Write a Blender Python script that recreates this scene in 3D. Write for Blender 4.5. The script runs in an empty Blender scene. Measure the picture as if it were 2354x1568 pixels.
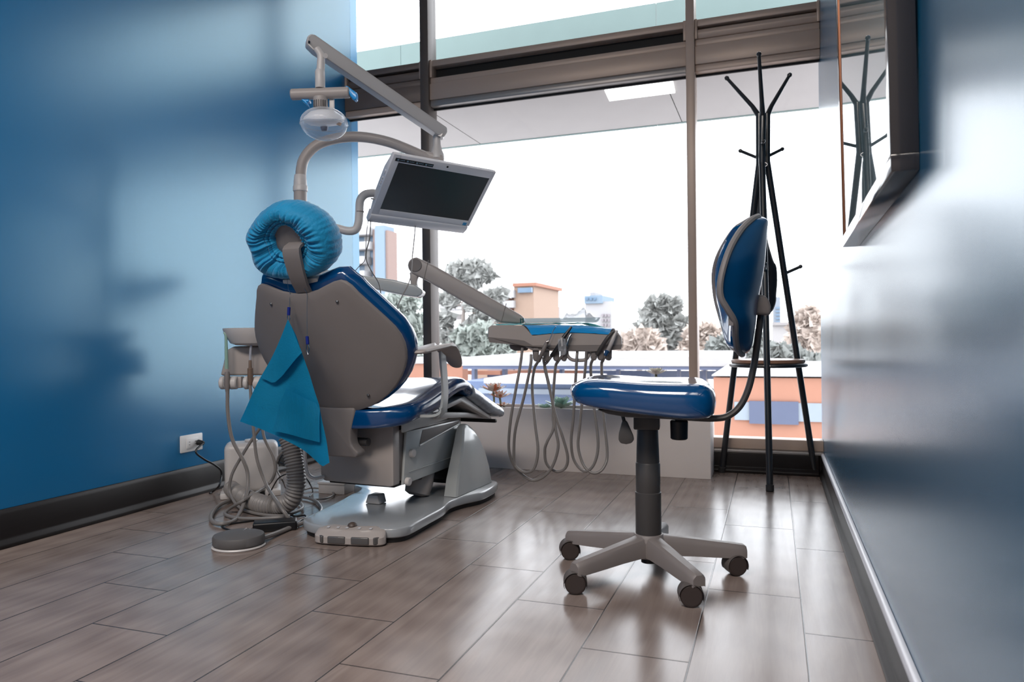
import bpy, bmesh, math, random
from mathutils import Vector, Matrix, noise
V = Vector
pi = math.pi
rnd = random.Random(7)
SC = bpy.context.scene
COL = SC.collection
# ------------------------------------------------------------------ camera
FPX, YAW, PITCH, ROLL, CAMZ = 1674.009, 0.34439, -0.0043736, -0.0112585, 0.68
_f = V((-math.sin(YAW) * math.cos(PITCH), math.cos(YAW) * math.cos(PITCH), math.sin(PITCH)))
_r0 = V((math.cos(YAW), math.sin(YAW), 0)); _u0 = _r0.cross(_f)
_r = _r0 * math.cos(ROLL) + _u0 * math.sin(ROLL); _u = -_r0 * math.sin(ROLL) + _u0 * math.cos(ROLL)
CAM = V((0, 0, CAMZ))
def ray(u, v): return _f + _r * ((u - 1177) / FPX) - _u * ((v - 784) / FPX)
def proj(p):
    q = V(p) - CAM; d = q.dot(_f); return 1177 + FPX * q.dot(_r) / d, 784 - FPX * q.dot(_u) / d
class Fr:
    """a local frame: origin on the floor and a turn about the vertical; maps sight lines of the photo onto its planes"""
    def __init__(s, o, yaw=0.):
        s.o = V(o); s.yaw = yaw; s.M = Matrix.Translation(s.o) @ Matrix.Rotation(yaw, 4, 'Z'); s.I = s.M.inverted()
    def w(s, p): return s.M @ V(p)
    def l(s, p): return s.I @ V(p)
    def _on(s, u, v, k, c):
        a = s.I @ CAM; d = s.I.to_3x3() @ ray(u, v); return a + d * ((c - a[k]) / d[k])
    def X(s, u, v, c): return s._on(u, v, 0, c)
    def Y(s, u, v, c): return s._on(u, v, 1, c)
    def Z(s, u, v, c): return s._on(u, v, 2, c)
W0 = Fr((0, 0, 0)); CF = Fr((0, 0, 0), YAW)
cam_d = bpy.data.cameras.new('camera'); cam = bpy.data.objects.new('camera', cam_d); COL.objects.link(cam)
cam.matrix_world = Matrix((( _r[0], _u[0], -_f[0], 0), (_r[1], _u[1], -_f[1], 0), (_r[2], _u[2], -_f[2], CAMZ), (0, 0, 0, 1)))
cam_d.sensor_width = 36; cam_d.lens = FPX * 36 / 2354; cam_d.clip_end = 500; cam_d.clip_start = .02
cam_d.dof.use_dof = True; cam_d.dof.focus_distance = 2.35; cam_d.dof.aperture_fstop = 5.6
SC.camera = cam
SC.view_settings.view_transform = 'Standard'; SC.view_settings.look = 'None'
# ------------------------------------------------------------------ materials
MATS = {}
def srgb(c):
    return tuple(((x / 255) / 12.92 if x / 255 <= .04045 else ((x / 255 + .055) / 1.055) ** 2.4) for x in c)
def mat(name, col, rough=.5, metal=0., spec=.5, coat=0., coat_r=.05, bump=0., bscale=200., var=.06, vscale=6., trans=0., ior=1.45, emit=None, es=0., sheen=0., stretch=None):
    if name in MATS: return MATS[name]
    m = bpy.data.materials.new(name); m.use_nodes = True; nt = m.node_tree; b = nt.nodes['Principled BSDF']
    c = srgb(col) if max(col) > 1 else col
    b.inputs['Roughness'].default_value = rough; b.inputs['Metallic'].default_value = metal
    b.inputs['Specular IOR Level'].default_value = spec; b.inputs['Coat Weight'].default_value = coat; b.inputs['Coat Roughness'].default_value = coat_r
    b.inputs['Transmission Weight'].default_value = trans; b.inputs['IOR'].default_value = ior; b.inputs['Sheen Weight'].default_value = sheen
    tc = nt.nodes.new('ShaderNodeTexCoord'); src = tc.outputs['Object']
    if stretch:
        mp = nt.nodes.new('ShaderNodeMapping'); mp.inputs['Scale'].default_value = stretch; nt.links.new(src, mp.inputs['Vector']); src = mp.outputs['Vector']
    n = nt.nodes.new('ShaderNodeTexNoise'); n.inputs['Scale'].default_value = vscale; n.inputs['Detail'].default_value = 3; nt.links.new(src, n.inputs['Vector'])
    mx = nt.nodes.new('ShaderNodeMix'); mx.data_type = 'RGBA'
    mx.inputs[6].default_value = (*[x * (1 - var) for x in c], 1); mx.inputs[7].default_value = (*[min(1, x * (1 + var)) for x in c], 1)
    nt.links.new(n.outputs['Fac'], mx.inputs[0]); nt.links.new(mx.outputs[2], b.inputs['Base Color'])
    if bump:
        n2 = nt.nodes.new('ShaderNodeTexNoise'); n2.inputs['Scale'].default_value = bscale; n2.inputs['Detail'].default_value = 2; nt.links.new(src, n2.inputs['Vector'])
        bp = nt.nodes.new('ShaderNodeBump'); bp.inputs['Strength'].default_value = bump; bp.inputs['Distance'].default_value = .002
        nt.links.new(n2.outputs['Fac'], bp.inputs['Height']); nt.links.new(bp.outputs['Normal'], b.inputs['Normal'])
    if emit: b.inputs['Emission Color'].default_value = (*emit, 1); b.inputs['Emission Strength'].default_value = es
    MATS[name] = m; return m
GREY = mat('unit_plastic', (164, 156, 152), .42, coat=.1, coat_r=.2)
GREYD = mat('shell_plastic', (122, 116, 114), .55, bump=.05, bscale=900)
LACQ = mat('lacquered_metal', (178, 182, 182), .22, coat=.4, coat_r=.08)
PALE = mat('pale_plastic', (196, 192, 190), .35)
WHITE = mat('white_plastic', (222, 222, 222), .35)
VINYL = mat('blue_vinyl', (0, 62, 114), .16, spec=.7, coat=.7, coat_r=.06, bump=.06, bscale=40, var=.03)
VINYL2 = mat('stool_vinyl', (0, 68, 120), .12, spec=.7, coat=.8, coat_r=.05, bump=.05, bscale=30, var=.03)
PIPING = mat('grey_piping', (120, 116, 116), .5)
COVER = mat('cover_film', (0, 140, 190), .62, spec=.35, bump=1., bscale=120, var=.2, vscale=14, trans=.12, sheen=.3)
BIB = mat('bib_paper', (0, 150, 196), .7, bump=.25, bscale=160, var=.06, vscale=8, trans=.05)
BIBR = mat('bib_paper_ribbed', (0, 142, 188), .6, bump=.5, bscale=120, var=.08, vscale=20, stretch=(6, 6, .4))
FILM = mat('blue_film', (0, 144, 214), .3, coat=.25, bump=.4, bscale=24, var=.1)
TEALC = mat('teal_paper', (110, 214, 220), .6, bump=.3, bscale=60, var=.12, trans=.35)
DARK = mat('black_plastic', (22, 22, 24), .4)
DKMET = mat('black_metal', (36, 38, 42), .35, coat=.3)
DGREY = mat('dark_grey_plastic', (68, 66, 66), .42, bump=.08, bscale=600)
STOOLG = mat('stool_grey_plastic', (124, 117, 115), .45, bump=.06, bscale=700)
HOSE = mat('grey_hose', (124, 120, 118), .38)
CHROME = mat('chrome', (190, 190, 192), .18, metal=1.)
RUBBER = mat('rubber', (40, 40, 42), .7)
SCREEN = mat('monitor_screen', (40, 47, 52), .3, spec=.7, var=.25, vscale=5)
SILVER = mat('monitor_bezel', (226, 226, 230), .38)
WOODR = mat('shelf_wood', (150, 112, 90), .4, var=.25, vscale=9, stretch=(1, 12, 1))
BAGM = mat('bag_cloth', (24, 28, 36), .75, bump=.4, bscale=160)
PLANTERM = mat('planter_white', (222, 214, 210), .45, bump=.05)
SOIL = mat('planter_soil', (120, 105, 95), .9, bump=.8, bscale=60, var=.4, vscale=40)
BRONZE = mat('bronze_aluminium', (184, 164, 150), .38, metal=.15, var=.04, stretch=(.3, .3, 3))
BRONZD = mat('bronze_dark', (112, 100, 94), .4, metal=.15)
SILL = mat('sill_metal', (150, 146, 144), .3, metal=.4)
VOID = mat('frame_recess', (20, 19, 20), .6)
BASEB = mat('baseboard_wood', (24, 20, 20), .42, spec=.3, var=.3, vscale=10, stretch=(8, 1, 8))
BASEW = mat('baseboard_cap', (196, 198, 206), .3)
FRAMEM = mat('frame_lacquer', (40, 38, 41), .13, spec=.8, coat=.5)
COPPER = mat('frame_bead', (118, 74, 50), .4, metal=.6)
SCREW = mat('screw_steel', (110, 110, 112), .3, metal=.9)
CEILM = mat('ceiling_paint', (226, 222, 218), .8)
BACKM = mat('back_wall_paint', (168, 162, 160), .7)
FOIL = mat('crinkled_plastic', (150, 160, 172), .2, coat=.8, bump=1., bscale=30, var=.25, vscale=24, stretch=(.6, 3, 3))
def clear_mat(nm, fac):
    m = bpy.data.materials.new(nm); m.use_nodes = True; nt = m.node_tree; b = nt.nodes['Principled BSDF']; b.inputs['Base Color'].default_value = (.85, .88, .92, 1); b.inputs['Roughness'].default_value = .08; b.inputs['Specular IOR Level'].default_value = .8
    t = nt.nodes.new('ShaderNodeBsdfTransparent'); t.inputs[0].default_value = (.96, .97, .98, 1); mx = nt.nodes.new('ShaderNodeMixShader'); lw = nt.nodes.new('ShaderNodeLayerWeight'); lw.inputs[0].default_value = .25
    n = nt.nodes.new('ShaderNodeTexNoise'); n.inputs['Scale'].default_value = 12; ma = nt.nodes.new('ShaderNodeMath'); ma.operation = 'MULTIPLY_ADD'; nt.links.new(lw.outputs['Facing'], ma.inputs[0]); ma.inputs[1].default_value = .5; ma.inputs[2].default_value = fac
    nt.links.new(ma.outputs[0], mx.inputs[0]); nt.links.new(t.outputs[0], mx.inputs[1]); nt.links.new(b.outputs[0], mx.inputs[2]); nt.links.new(mx.outputs[0], nt.nodes['Material Output'].inputs[0]); return m
CLEAR = clear_mat('clear_plastic', .16)
REFL = mat('reflector', (232, 232, 236), .35, metal=.2, var=.06)
AMBER = mat('bulb_amber', (230, 170, 120), .3, metal=.3)
def wall_mat(nm, ca, cb, tint):
    m = bpy.data.materials.new(nm); m.use_nodes = True; nt = m.node_tree; b = nt.nodes['Principled BSDF']
    tc = nt.nodes.new('ShaderNodeTexCoord')
    n = nt.nodes.new('ShaderNodeTexNoise'); n.inputs['Scale'].default_value = 1.3; n.inputs['Detail'].default_value = 3; nt.links.new(tc.outputs['Object'], n.inputs['Vector'])
    mx = nt.nodes.new('ShaderNodeMix'); mx.data_type = 'RGBA'; mx.inputs[6].default_value = (*srgb(ca), 1); mx.inputs[7].default_value = (*srgb(cb), 1)
    nt.links.new(n.outputs['Fac'], mx.inputs[0]); nt.links.new(mx.outputs[2], b.inputs['Base Color'])
    b.inputs['Roughness'].default_value = .25; b.inputs['Specular IOR Level'].default_value = 1.; b.inputs['IOR'].default_value = 1.62; b.inputs['Specular Tint'].default_value = (*tint, 1)
    mp = nt.nodes.new('ShaderNodeMapping'); mp.inputs['Scale'].default_value = (1, 1, .35); nt.links.new(tc.outputs['Object'], mp.inputs['Vector'])
    n2 = nt.nodes.new('ShaderNodeTexNoise'); n2.inputs['Scale'].default_value = 55; n2.inputs['Detail'].default_value = 3; nt.links.new(mp.outputs['Vector'], n2.inputs['Vector'])
    bp = nt.nodes.new('ShaderNodeBump'); bp.inputs['Strength'].default_value = .10; bp.inputs['Distance'].default_value = .0012
    nt.links.new(n2.outputs['Fac'], bp.inputs['Height']); nt.links.new(bp.outputs['Normal'], b.inputs['Normal'])
    return m
WALLM = wall_mat('blue_wall_paint', (0, 96, 148), (0, 108, 162), (.66, .94, 1.)); WALLR = wall_mat('blue_wall_paint_right', (8, 74, 106), (14, 84, 116), (.86, .97, 1.))  # right wall: same paint, floor reflection put into a darker, greyer colour
def floor_mat():
    m = bpy.data.materials.new('wood_look_tile'); m.use_nodes = True; nt = m.node_tree; b = nt.nodes['Principled BSDF']; L = nt.links.new
    def N(t, **k):
        n = nt.nodes.new('ShaderNode' + t)
        for a, v in k.items(): setattr(n, a, v)
        return n
    def mth(op, a, c=None):
        n = N('Math', operation=op)
        for i, q in enumerate((a, c)):
            if q is None: continue
            if isinstance(q, (int, float)): n.inputs[i].default_value = q
            else: L(q, n.inputs[i])
        return n.outputs[0]
    geo = N('NewGeometry'); sp = N('SeparateXYZ'); L(geo.outputs['Position'], sp.inputs[0])
    TW, TL = .23134, .7021
    xs = mth('DIVIDE', mth('SUBTRACT', sp.outputs[0], .0612), TW); ci = mth('FLOOR', xs); fx = mth('FRACT', xs)
    ph = mth('SUBTRACT', .3754, mth('MULTIPLY', ci, .23406))
    ys = mth('DIVIDE', mth('SUBTRACT', sp.outputs[1], ph), TL); ri = mth('FLOOR', ys); fy = mth('FRACT', ys)
    ex = mth('MULTIPLY', mth('MINIMUM', fx, mth('SUBTRACT', 1., fx)), TW); ey = mth('MULTIPLY', mth('MINIMUM', fy, mth('SUBTRACT', 1., fy)), TL)
    ed = mth('MINIMUM', ex, ey)
    gr = N('MapRange'); gr.interpolation_type = 'SMOOTHSTEP'; L(ed, gr.inputs[0]); gr.inputs[1].default_value = .0010; gr.inputs[2].default_value = .0025
    cv = N('CombineXYZ'); L(ci, cv.inputs[0]); L(ri, cv.inputs[1]); wn = N('TexWhiteNoise'); wn.noise_dimensions = '2D'; L(cv.outputs[0], wn.inputs['Vector'])
    off = N('VectorMath', operation='SCALE'); L(wn.outputs['Color'], off.inputs[0]); off.inputs['Scale'].default_value = 7.
    pos = N('VectorMath', operation='ADD'); L(geo.outputs['Position'], pos.inputs[0]); L(off.outputs[0], pos.inputs[1])
    mp = N('Mapping'); mp.inputs['Scale'].default_value = (26, 1.7, 1); L(pos.outputs[0], mp.inputs['Vector'])
    g1 = N('TexNoise'); g1.inputs['Scale'].default_value = 1.; g1.inputs['Detail'].default_value = 6; g1.inputs['Roughness'].default_value = .62; g1.inputs['Distortion'].default_value = .6; L(mp.outputs[0], g1.inputs['Vector'])
    mp2 = N('Mapping'); mp2.inputs['Scale'].default_value = (7, 1.3, 1); L(pos.outputs[0], mp2.inputs['Vector'])
    g2 = N('TexWave'); g2.wave_type = 'RINGS'; g2.inputs['Scale'].default_value = 1.6; g2.inputs['Distortion'].default_value = 5; g2.inputs['Detail'].default_value = 3; L(mp2.outputs[0], g2.inputs['Vector'])
    cr = N('ValToRGB'); e = cr.color_ramp.elements
    e[0].position = .25; e[0].color = (*srgb((116, 102, 96)), 1); e[1].position = .78; e[1].color = (*srgb((148, 134, 127)), 1)
    fac = mth('ADD', mth('MULTIPLY', g1.outputs['Fac'], .85), mth('MULTIPLY', g2.outputs['Fac'], .15)); L(fac, cr.inputs[0])
    br = mth('ADD', .93, mth('MULTIPLY', wn.outputs['Value'], .14))
    tint = N('VectorMath', operation='SCALE'); L(cr.outputs[0], tint.inputs[0]); L(br, tint.inputs['Scale'])
    mx = N('Mix'); mx.data_type = 'RGBA'; mx.inputs[6].default_value = (*srgb((52, 45, 43)), 1); L(gr.outputs[0], mx.inputs[0]); L(tint.outputs[0], mx.inputs[7]); L(mx.outputs[2], b.inputs['Base Color'])
    rg = mth('ADD', .15, mth('MULTIPLY', g1.outputs['Fac'], .16)); L(rg, b.inputs['Roughness'])
    b.inputs['Specular IOR Level'].default_value = .75
    h = mth('ADD', mth('MULTIPLY', gr.outputs[0], 1.), mth('ADD', mth('MULTIPLY', g1.outputs['Fac'], .28), mth('MULTIPLY', g2.outputs['Fac'], .22)))
    bp = N('Bump'); bp.inputs['Strength'].default_value = .45; bp.inputs['Distance'].default_value = .0012; L(h, bp.inputs['Height']); L(bp.outputs[0], b.inputs['Normal'])
    return m
FLOORM = floor_mat()
def glass_mat():
    m = bpy.data.materials.new('window_glass'); m.use_nodes = True; nt = m.node_tree; nt.nodes.remove(nt.nodes['Principled BSDF'])
    t = nt.nodes.new('ShaderNodeBsdfTransparent'); t.inputs[0].default_value = (.97, .985, .99, 1); g = nt.nodes.new('ShaderNodeBsdfGlossy'); g.inputs['Roughness'].default_value = .01
    fr = nt.nodes.new('ShaderNodeFresnel'); fr.inputs[0].default_value = 1.3
    n = nt.nodes.new('ShaderNodeTexNoise'); n.inputs['Scale'].default_value = 3
    ml = nt.nodes.new('ShaderNodeMath'); ml.operation = 'MULTIPLY'; nt.links.new(fr.outputs[0], ml.inputs[0]); nt.links.new(n.outputs['Fac'], ml.inputs[1])
    mx = nt.nodes.new('ShaderNodeMixShader'); nt.links.new(ml.outputs[0], mx.inputs[0]); nt.links.new(t.outputs[0], mx.inputs[1]); nt.links.new(g.outputs[0], mx.inputs[2])
    nt.links.new(mx.outputs[0], nt.nodes['Material Output'].inputs[0]); return m
GLASS = glass_mat()
def emis(name, col, s):
    m = bpy.data.materials.new(name); m.use_nodes = True; nt = m.node_tree; nt.nodes.remove(nt.nodes['Principled BSDF'])
    e = nt.nodes.new('ShaderNodeEmission'); e.inputs[0].default_value = (*col, 1); e.inputs[1].default_value = s
    nt.links.new(e.outputs[0], nt.nodes['Material Output'].inputs[0]); return m
# ------------------------------------------------------------------ mesh building
def smooth_path(pts, k=6, closed=False):
    P = [V(p) for p in pts]; n = len(P); out = []
    if n < 3: return P
    rng = range(n if closed else n - 1)
    for i in rng:
        p0 = P[(i - 1) % n] if (closed or i > 0) else P[0] * 2 - P[1]
        p1 = P[i]; p2 = P[(i + 1) % n]; p3 = P[(i + 2) % n] if (closed or i + 2 < n) else P[-1] * 2 - P[-2]
        for j in range(k):
            t = j / k; t2 = t * t; t3 = t2 * t
            out.append(.5 * ((2 * p1) + (p2 - p0) * t + (2 * p0 - 5 * p1 + 4 * p2 - p3) * t2 + (3 * p1 - p0 - 3 * p2 + p3) * t3))
    if not closed: out.append(P[-1])
    return out
def interp(t, tab):
    if t <= tab[0][0]: return tab[0][1]
    for (a, x), (b, y) in zip(tab, tab[1:]):
        if t <= b: return x + (y - x) * (t - a) / (b - a)
    return tab[-1][1]
def sinterp(t, tab):
    """smooth (cubic) interpolation in a table"""
    if t <= tab[0][0]: return tab[0][1]
    if t >= tab[-1][0]: return tab[-1][1]
    n = len(tab)
    for i in range(n - 1):
        a, x = tab[i]; b, y = tab[i + 1]
        if t <= b:
            def sl(j):
                if j <= 0: return (tab[1][1] - tab[0][1]) / (tab[1][0] - tab[0][0])
                if j >= n - 1: return (tab[-1][1] - tab[-2][1]) / (tab[-1][0] - tab[-2][0])
                return (tab[j + 1][1] - tab[j - 1][1]) / (tab[j + 1][0] - tab[j - 1][0])
            h = b - a; s = (t - a) / h; m0, m1 = sl(i) * h, sl(i + 1) * h
            return x * (2 * s ** 3 - 3 * s * s + 1) + m0 * (s ** 3 - 2 * s * s + s) + y * (3 * s * s - 2 * s ** 3) + m1 * (s ** 3 - s * s)
class MB:
    def __init__(s, fr=W0): s.bm = bmesh.new(); s.fr = fr
    def _merge(s, b):
        me = bpy.data.meshes.new('t'); b.to_mesh(me); b.free(); s.bm.from_mesh(me); bpy.data.meshes.remove(me); return s
    def rings(s, R, closed=True, cap0=True, cap1=True, loop=False):
        bm = s.bm; vs = [[bm.verts.new(p) for p in r] for r in R]; n = len(R[0])
        pairs = list(zip(vs, vs[1:])) + ([(vs[-1], vs[0])] if loop else [])
        for a, b in pairs:
            for i in range(n if closed else n - 1):
                j = (i + 1) % n; bm.faces.new((a[i], a[j], b[j], b[i]))
        if closed and not loop:
            if cap0: bm.faces.new(vs[0][::-1])
            if cap1: bm.faces.new(vs[-1])
        return s
    def box(s, lo, hi, bev=0., seg=2):
        b = bmesh.new(); lo, hi = V(lo), V(hi); v = [b.verts.new((lo[0] if i & 1 == 0 else hi[0], lo[1] if i & 2 == 0 else hi[1], lo[2] if i & 4 == 0 else hi[2])) for i in range(8)]
        for f in ((0, 2, 3, 1), (4, 5, 7, 6), (0, 1, 5, 4), (2, 6, 7, 3), (0, 4, 6, 2), (1, 3, 7, 5)): b.faces.new([v[i] for i in f])
        if bev: bmesh.ops.bevel(b, geom=b.edges[:], offset=bev, segments=seg, affect='EDGES', profile=.5)
        return s._merge(b)
    def cbox(s, c, d, M=None, bev=0., seg=2):
        b = MB(); b.box([-x / 2 for x in d], [x / 2 for x in d], bev, seg)
        T = Matrix.Translation(V(c)) @ (M.to_4x4() if M else Matrix()); bmesh.ops.transform(b.bm, matrix=T, verts=b.bm.verts[:]); return s._merge(b.bm)
    def prism(s, poly, d, bev=0., seg=2):
        b = bmesh.new(); d = V(d); lo = [b.verts.new(V(p)) for p in poly]; hi = [b.verts.new(V(p) + d) for p in poly]; n = len(poly)
        b.faces.new(lo[::-1]); b.faces.new(hi)
        for i in range(n): b.faces.new((lo[i], lo[(i + 1) % n], hi[(i + 1) % n], hi[i]))
        bmesh.ops.recalc_face_normals(b, faces=b.faces[:])
        if bev:
            E = [e for e in b.edges if len(e.link_faces) == 2 and e.calc_face_angle(0) > .5]
            bmesh.ops.bevel(b, geom=E, offset=bev, segments=seg, affect='EDGES', profile=.5)
        return s._merge(b)
    def tube(s, pts, r, n=10, k=6, closed=False, raw=False, flat=None):
        P = [V(p) for p in pts] if raw else smooth_path(pts, k, closed); m = len(P); R = []
        t0 = (P[1] - P[0]).normalized(); up = V((0, 0, 1)) if abs(t0.z) < .9 else V((0, 1, 0)); a = t0.cross(up).normalized()
        for i, p in enumerate(P):
            q0 = P[(i - 1) % m] if (closed or i) else P[0]; q1 = P[(i + 1) % m] if (closed or i < m - 1) else P[-1]
            t = (q1 - q0).normalized(); a = (a - t * a.dot(t)).normalized(); b = t.cross(a)
            rr = r(i / (m - 1)) if callable(r) else r
            fa, fb = flat or (1, 1)
            R.append([p + (a * math.cos(2 * pi * j / n) * fa + b * math.sin(2 * pi * j / n) * fb) * rr for j in range(n)])
        return s.rings(R, loop=closed)
    def cyl(s, p0, p1, r0, r1=None, n=20, bev=0.):
        r1 = r0 if r1 is None else r1; p0, p1 = V(p0), V(p1)
        if bev: L = (p1 - p0).length; t = bev / L; P = [(0, r0 - bev), (t, r0), (1 - t, r1), (1, r1 - bev)]
        else: P = [(0, r0), (1, r1)]
        return s.lathe([(r, t * (p1 - p0).length) for t, r in P], p0, p1 - p0, n)
    def lathe(s, prof, o, ax=(0, 0, 1), n=24, sx=1., sy=1.):
        ax = V(ax).normalized(); q = ax.to_track_quat('Z', 'Y'); o = V(o)
        return s.rings([[o + q @ V((max(r, 1e-5) * sx * math.cos(2 * pi * j / n), max(r, 1e-5) * sy * math.sin(2 * pi * j / n), z)) for j in range(n)] for r, z in prof])
    def pillow(s, outline, prof, fn, cen=None):
        """outline: closed 2D loop. prof: (scale about the centre, offset along the normal, height). fn maps (a, b, height) to 3D"""
        P = [V((p[0], p[1])) for p in outline]; n = len(P)
        c = V(cen) if cen else sum(P, V((0, 0))) / n
        A = sum(P[i].x * P[(i + 1) % n].y - P[(i + 1) % n].x * P[i].y for i in range(n)); sg = 1 if A > 0 else -1
        N = []
        for i in range(n):
            t = (P[(i + 1) % n] - P[i - 1]).normalized(); N.append(V((t.y, -t.x)) * sg)
        return s.rings([[V(fn(*(c + (P[i] - c) * sc + N[i] * off), h)) for i in range(n)] for sc, off, h in prof])
    def grid(s, fn, nu, nv):
        vs = [[s.bm.verts.new(fn(i / nu, j / nv)) for j in range(nv + 1)] for i in range(nu + 1)]
        for i in range(nu):
            for j in range(nv): s.bm.faces.new((vs[i][j], vs[i + 1][j], vs[i + 1][j + 1], vs[i][j + 1]))
        return s
    def face(s, pts): s.bm.faces.new([s.bm.verts.new(V(p)) for p in pts]); return s
    def thick(s, t):
        bmesh.ops.solidify(s.bm, geom=s.bm.faces[:], thickness=t); return s
    def build(s, name, m, parent=None, ang=35, norm=True):
        bm = s.bm; bmesh.ops.transform(bm, matrix=s.fr.M, verts=bm.verts[:])
        if norm: bmesh.ops.recalc_face_normals(bm, faces=bm.faces[:])
        if parent is not None: o0 = WL[parent]
        else:
            xs = [v.co for v in bm.verts]; o0 = V(((min(c.x for c in xs) + max(c.x for c in xs)) / 2, (min(c.y for c in xs) + max(c.y for c in xs)) / 2, min(c.z for c in xs)))
        bmesh.ops.translate(bm, vec=-o0, verts=bm.verts[:])
        me = bpy.data.meshes.new(name); bm.to_mesh(me); bm.free()
        for p in me.polygons: p.use_smooth = True
        me.set_sharp_from_angle(angle=math.radians(ang))
        me.materials.append(m); o = bpy.data.objects.new(name, me); COL.objects.link(o)
        if parent is None: o.location = o0
        else: o.parent = parent
        WL[o] = o0; return o
WL = {}
def tag(o, label, cat, group=None, kind=None):
    o['label'] = label; o['category'] = cat
    if group: o['group'] = group
    if kind: o['kind'] = kind
    return o
def thing(name, label, cat, loc, group=None):
    o = bpy.data.objects.new(name, None); COL.objects.link(o); o.empty_display_size = .1; o.location = V(loc); WL[o] = V(loc)
    return tag(o, label, cat, group)
def struct(o, label=None):
    o['kind'] = 'structure'
    if label: o['label'] = label
    return o
# ================================================================== the room
XL, XR, YB, YW, ZC = -2.42, .225, -2.6, 3.80, 2.92
struct(MB().box((XL - .15, YB - .15, -.12), (XR + .15, 3.95, 0)).build('floor', FLOORM))
struct(MB().box((XL - .15, YB - .15, 0), (XL, 3.95, ZC)).build('wall_left', WALLM))
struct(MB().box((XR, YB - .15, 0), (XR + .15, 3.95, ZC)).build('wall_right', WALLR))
struct(MB().box((XL, YB - .15, 0), (XR, YB, ZC)).build('wall_back', BACKM))
struct(MB().box((XL - .15, YB - .15, ZC), (XR + .15, 3.95, ZC + .15)).build('ceiling', CEILM))
struct(MB().box((XL, 3.79, 0), (XR, 3.95, .098)).build('wall_front', BASEB))
def skirt(poly, d): return MB().prism(poly, d, .004)
struct(skirt([(XL, YB, 0), (XL + .024, YB, 0), (XL + .024, YB, .012), (XL + .013, YB, .03), (XL + .013, YB, .112), (XL + .006, YB, .128), (XL, YB, .13)], (0, 3.79 - YB, 0)).build('baseboard_left', BASEB))
bb = struct(skirt([(XR, YB, 0), (XR - .024, YB, 0), (XR - .024, YB, .012), (XR - .012, YB, .028), (XR - .012, YB, .092), (XR, YB, .092)], (0, 3.79 - YB, 0)).build('baseboard_right', BASEB))
struct(MB().prism([(XR, YB, .0925), (XR - .015, YB, .0925), (XR - .015, YB, .104), (XR - .010, YB, .110), (XR, YB, .110)], (0, 3.79 - YB, 0), .003).build('trim_1', BASEW))
struct(skirt([(XL, 3.79, 0), (XL, 3.752, 0), (XL, 3.752, .014), (XL, 3.766, .03), (XL, 3.766, .098), (XL, 3.79, .098)], (XR - .024 - XL, 0, 0)).build('baseboard_front', BASEB))
struct(MB().box((XL, 3.768, .0985), (XR - .001, 3.86, .112), .004).build('trim_2', SILL))
# the glazed front: mullions, beams and panes
win = bpy.data.objects.new('window_1', None); COL.objects.link(win); win.location = (0, YW, 0); WL[win] = V((0, YW, 0)); win['kind'] = 'structure'
zz = lambda v: W0.Y(1007, v, YW).z
Zg, Zf, Zb, Zv, Zr = zz(241), zz(227), zz(175), zz(149), zz(134)
MU = ((-1.905, -1.852), (-.405, -.362))
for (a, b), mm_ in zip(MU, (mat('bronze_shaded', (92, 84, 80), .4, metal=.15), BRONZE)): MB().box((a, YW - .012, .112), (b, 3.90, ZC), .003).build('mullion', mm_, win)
MB().box((XL, 3.812, .1125), (XR, 3.90, .165), .004).build('bottom_rail', BRONZE, win)
bays = ((XL, MU[0][0]), (MU[0][1], MU[1][0]), (MU[1][1], XR))
for i, (a, b) in enumerate(bays):
    MB().box((a, YW + .012, Zg), (b, 3.90, Zf), .004).build('lower_frame', SILL if i == 1 else BRONZE, win)
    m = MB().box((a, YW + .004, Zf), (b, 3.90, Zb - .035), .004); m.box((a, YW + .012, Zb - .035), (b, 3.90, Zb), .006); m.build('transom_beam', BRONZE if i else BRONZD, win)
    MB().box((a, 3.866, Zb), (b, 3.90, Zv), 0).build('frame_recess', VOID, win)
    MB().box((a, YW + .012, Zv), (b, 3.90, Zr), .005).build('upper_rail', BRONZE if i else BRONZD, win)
    for x0, x1 in ((a, a + .014), (b - .014, b)): MB().box((x0, YW + .004, Zb), (x1, 3.87, Zr), .003).build('frame_stop', BRONZE, win)
    if i != 1:
        P = [(a, 3.85, Zb), (a, 3.82, Zb + .004), (a, 3.812, (Zb + Zv) / 2), (a, 3.82, Zv - .012), (a, 3.85, Zv - .008)]
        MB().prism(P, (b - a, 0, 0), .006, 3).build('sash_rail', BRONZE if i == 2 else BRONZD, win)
    MB().box((a, 3.872, Zr), (b, 3.878, ZC)).build('pane', GLASS, win)
    MB().box((a, 3.872, .165), (b, 3.878, Zg)).build('pane', GLASS, win)
    MB().box((a, 3.86, Zg - .010), (b, 3.872, Zg)).build('gasket', RUBBER, win)
# ================================================================== outside
EX = {}
def em(name, col, r=.8, k=.36, **kw): return mat(name, tuple(min(.9, (x * .86 + .12) * k) for x in srgb(col)), r, **kw)  # exterior colours mixed towards white: a bright haze veil put into them
SOFF = em('soffit_panel', (216, 210, 208), .6, k=.42); FASC = em('fascia_glass', (150, 188, 184), .35)
YS = 5.2; zs = W0.Y(1573.5, 279.5, YS).z; zt = W0.Y(1008, 88.7, YS).z
can = thing('canopy', 'pale overhanging canopy with greenish edge panels above the window', 'canopy', (-1, 4.6, zs))
sx1 = W0.Z(1105, 331, zs).x; sx2 = W0.Z(1560, 262, zs).x
m = MB()
for a, b in ((-9, sx1 - .004), (sx1 + .004, sx2 - .003), (sx2 + .003, 5)): m.box((a, 3.96, zs), (b, YS, zs + .05))
m.build('soffit', SOFF, can); m = MB()
fx = [-9, W0.Y(921, 110, YS).x, W0.Y(1508, 20, YS).x, 5]
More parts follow.
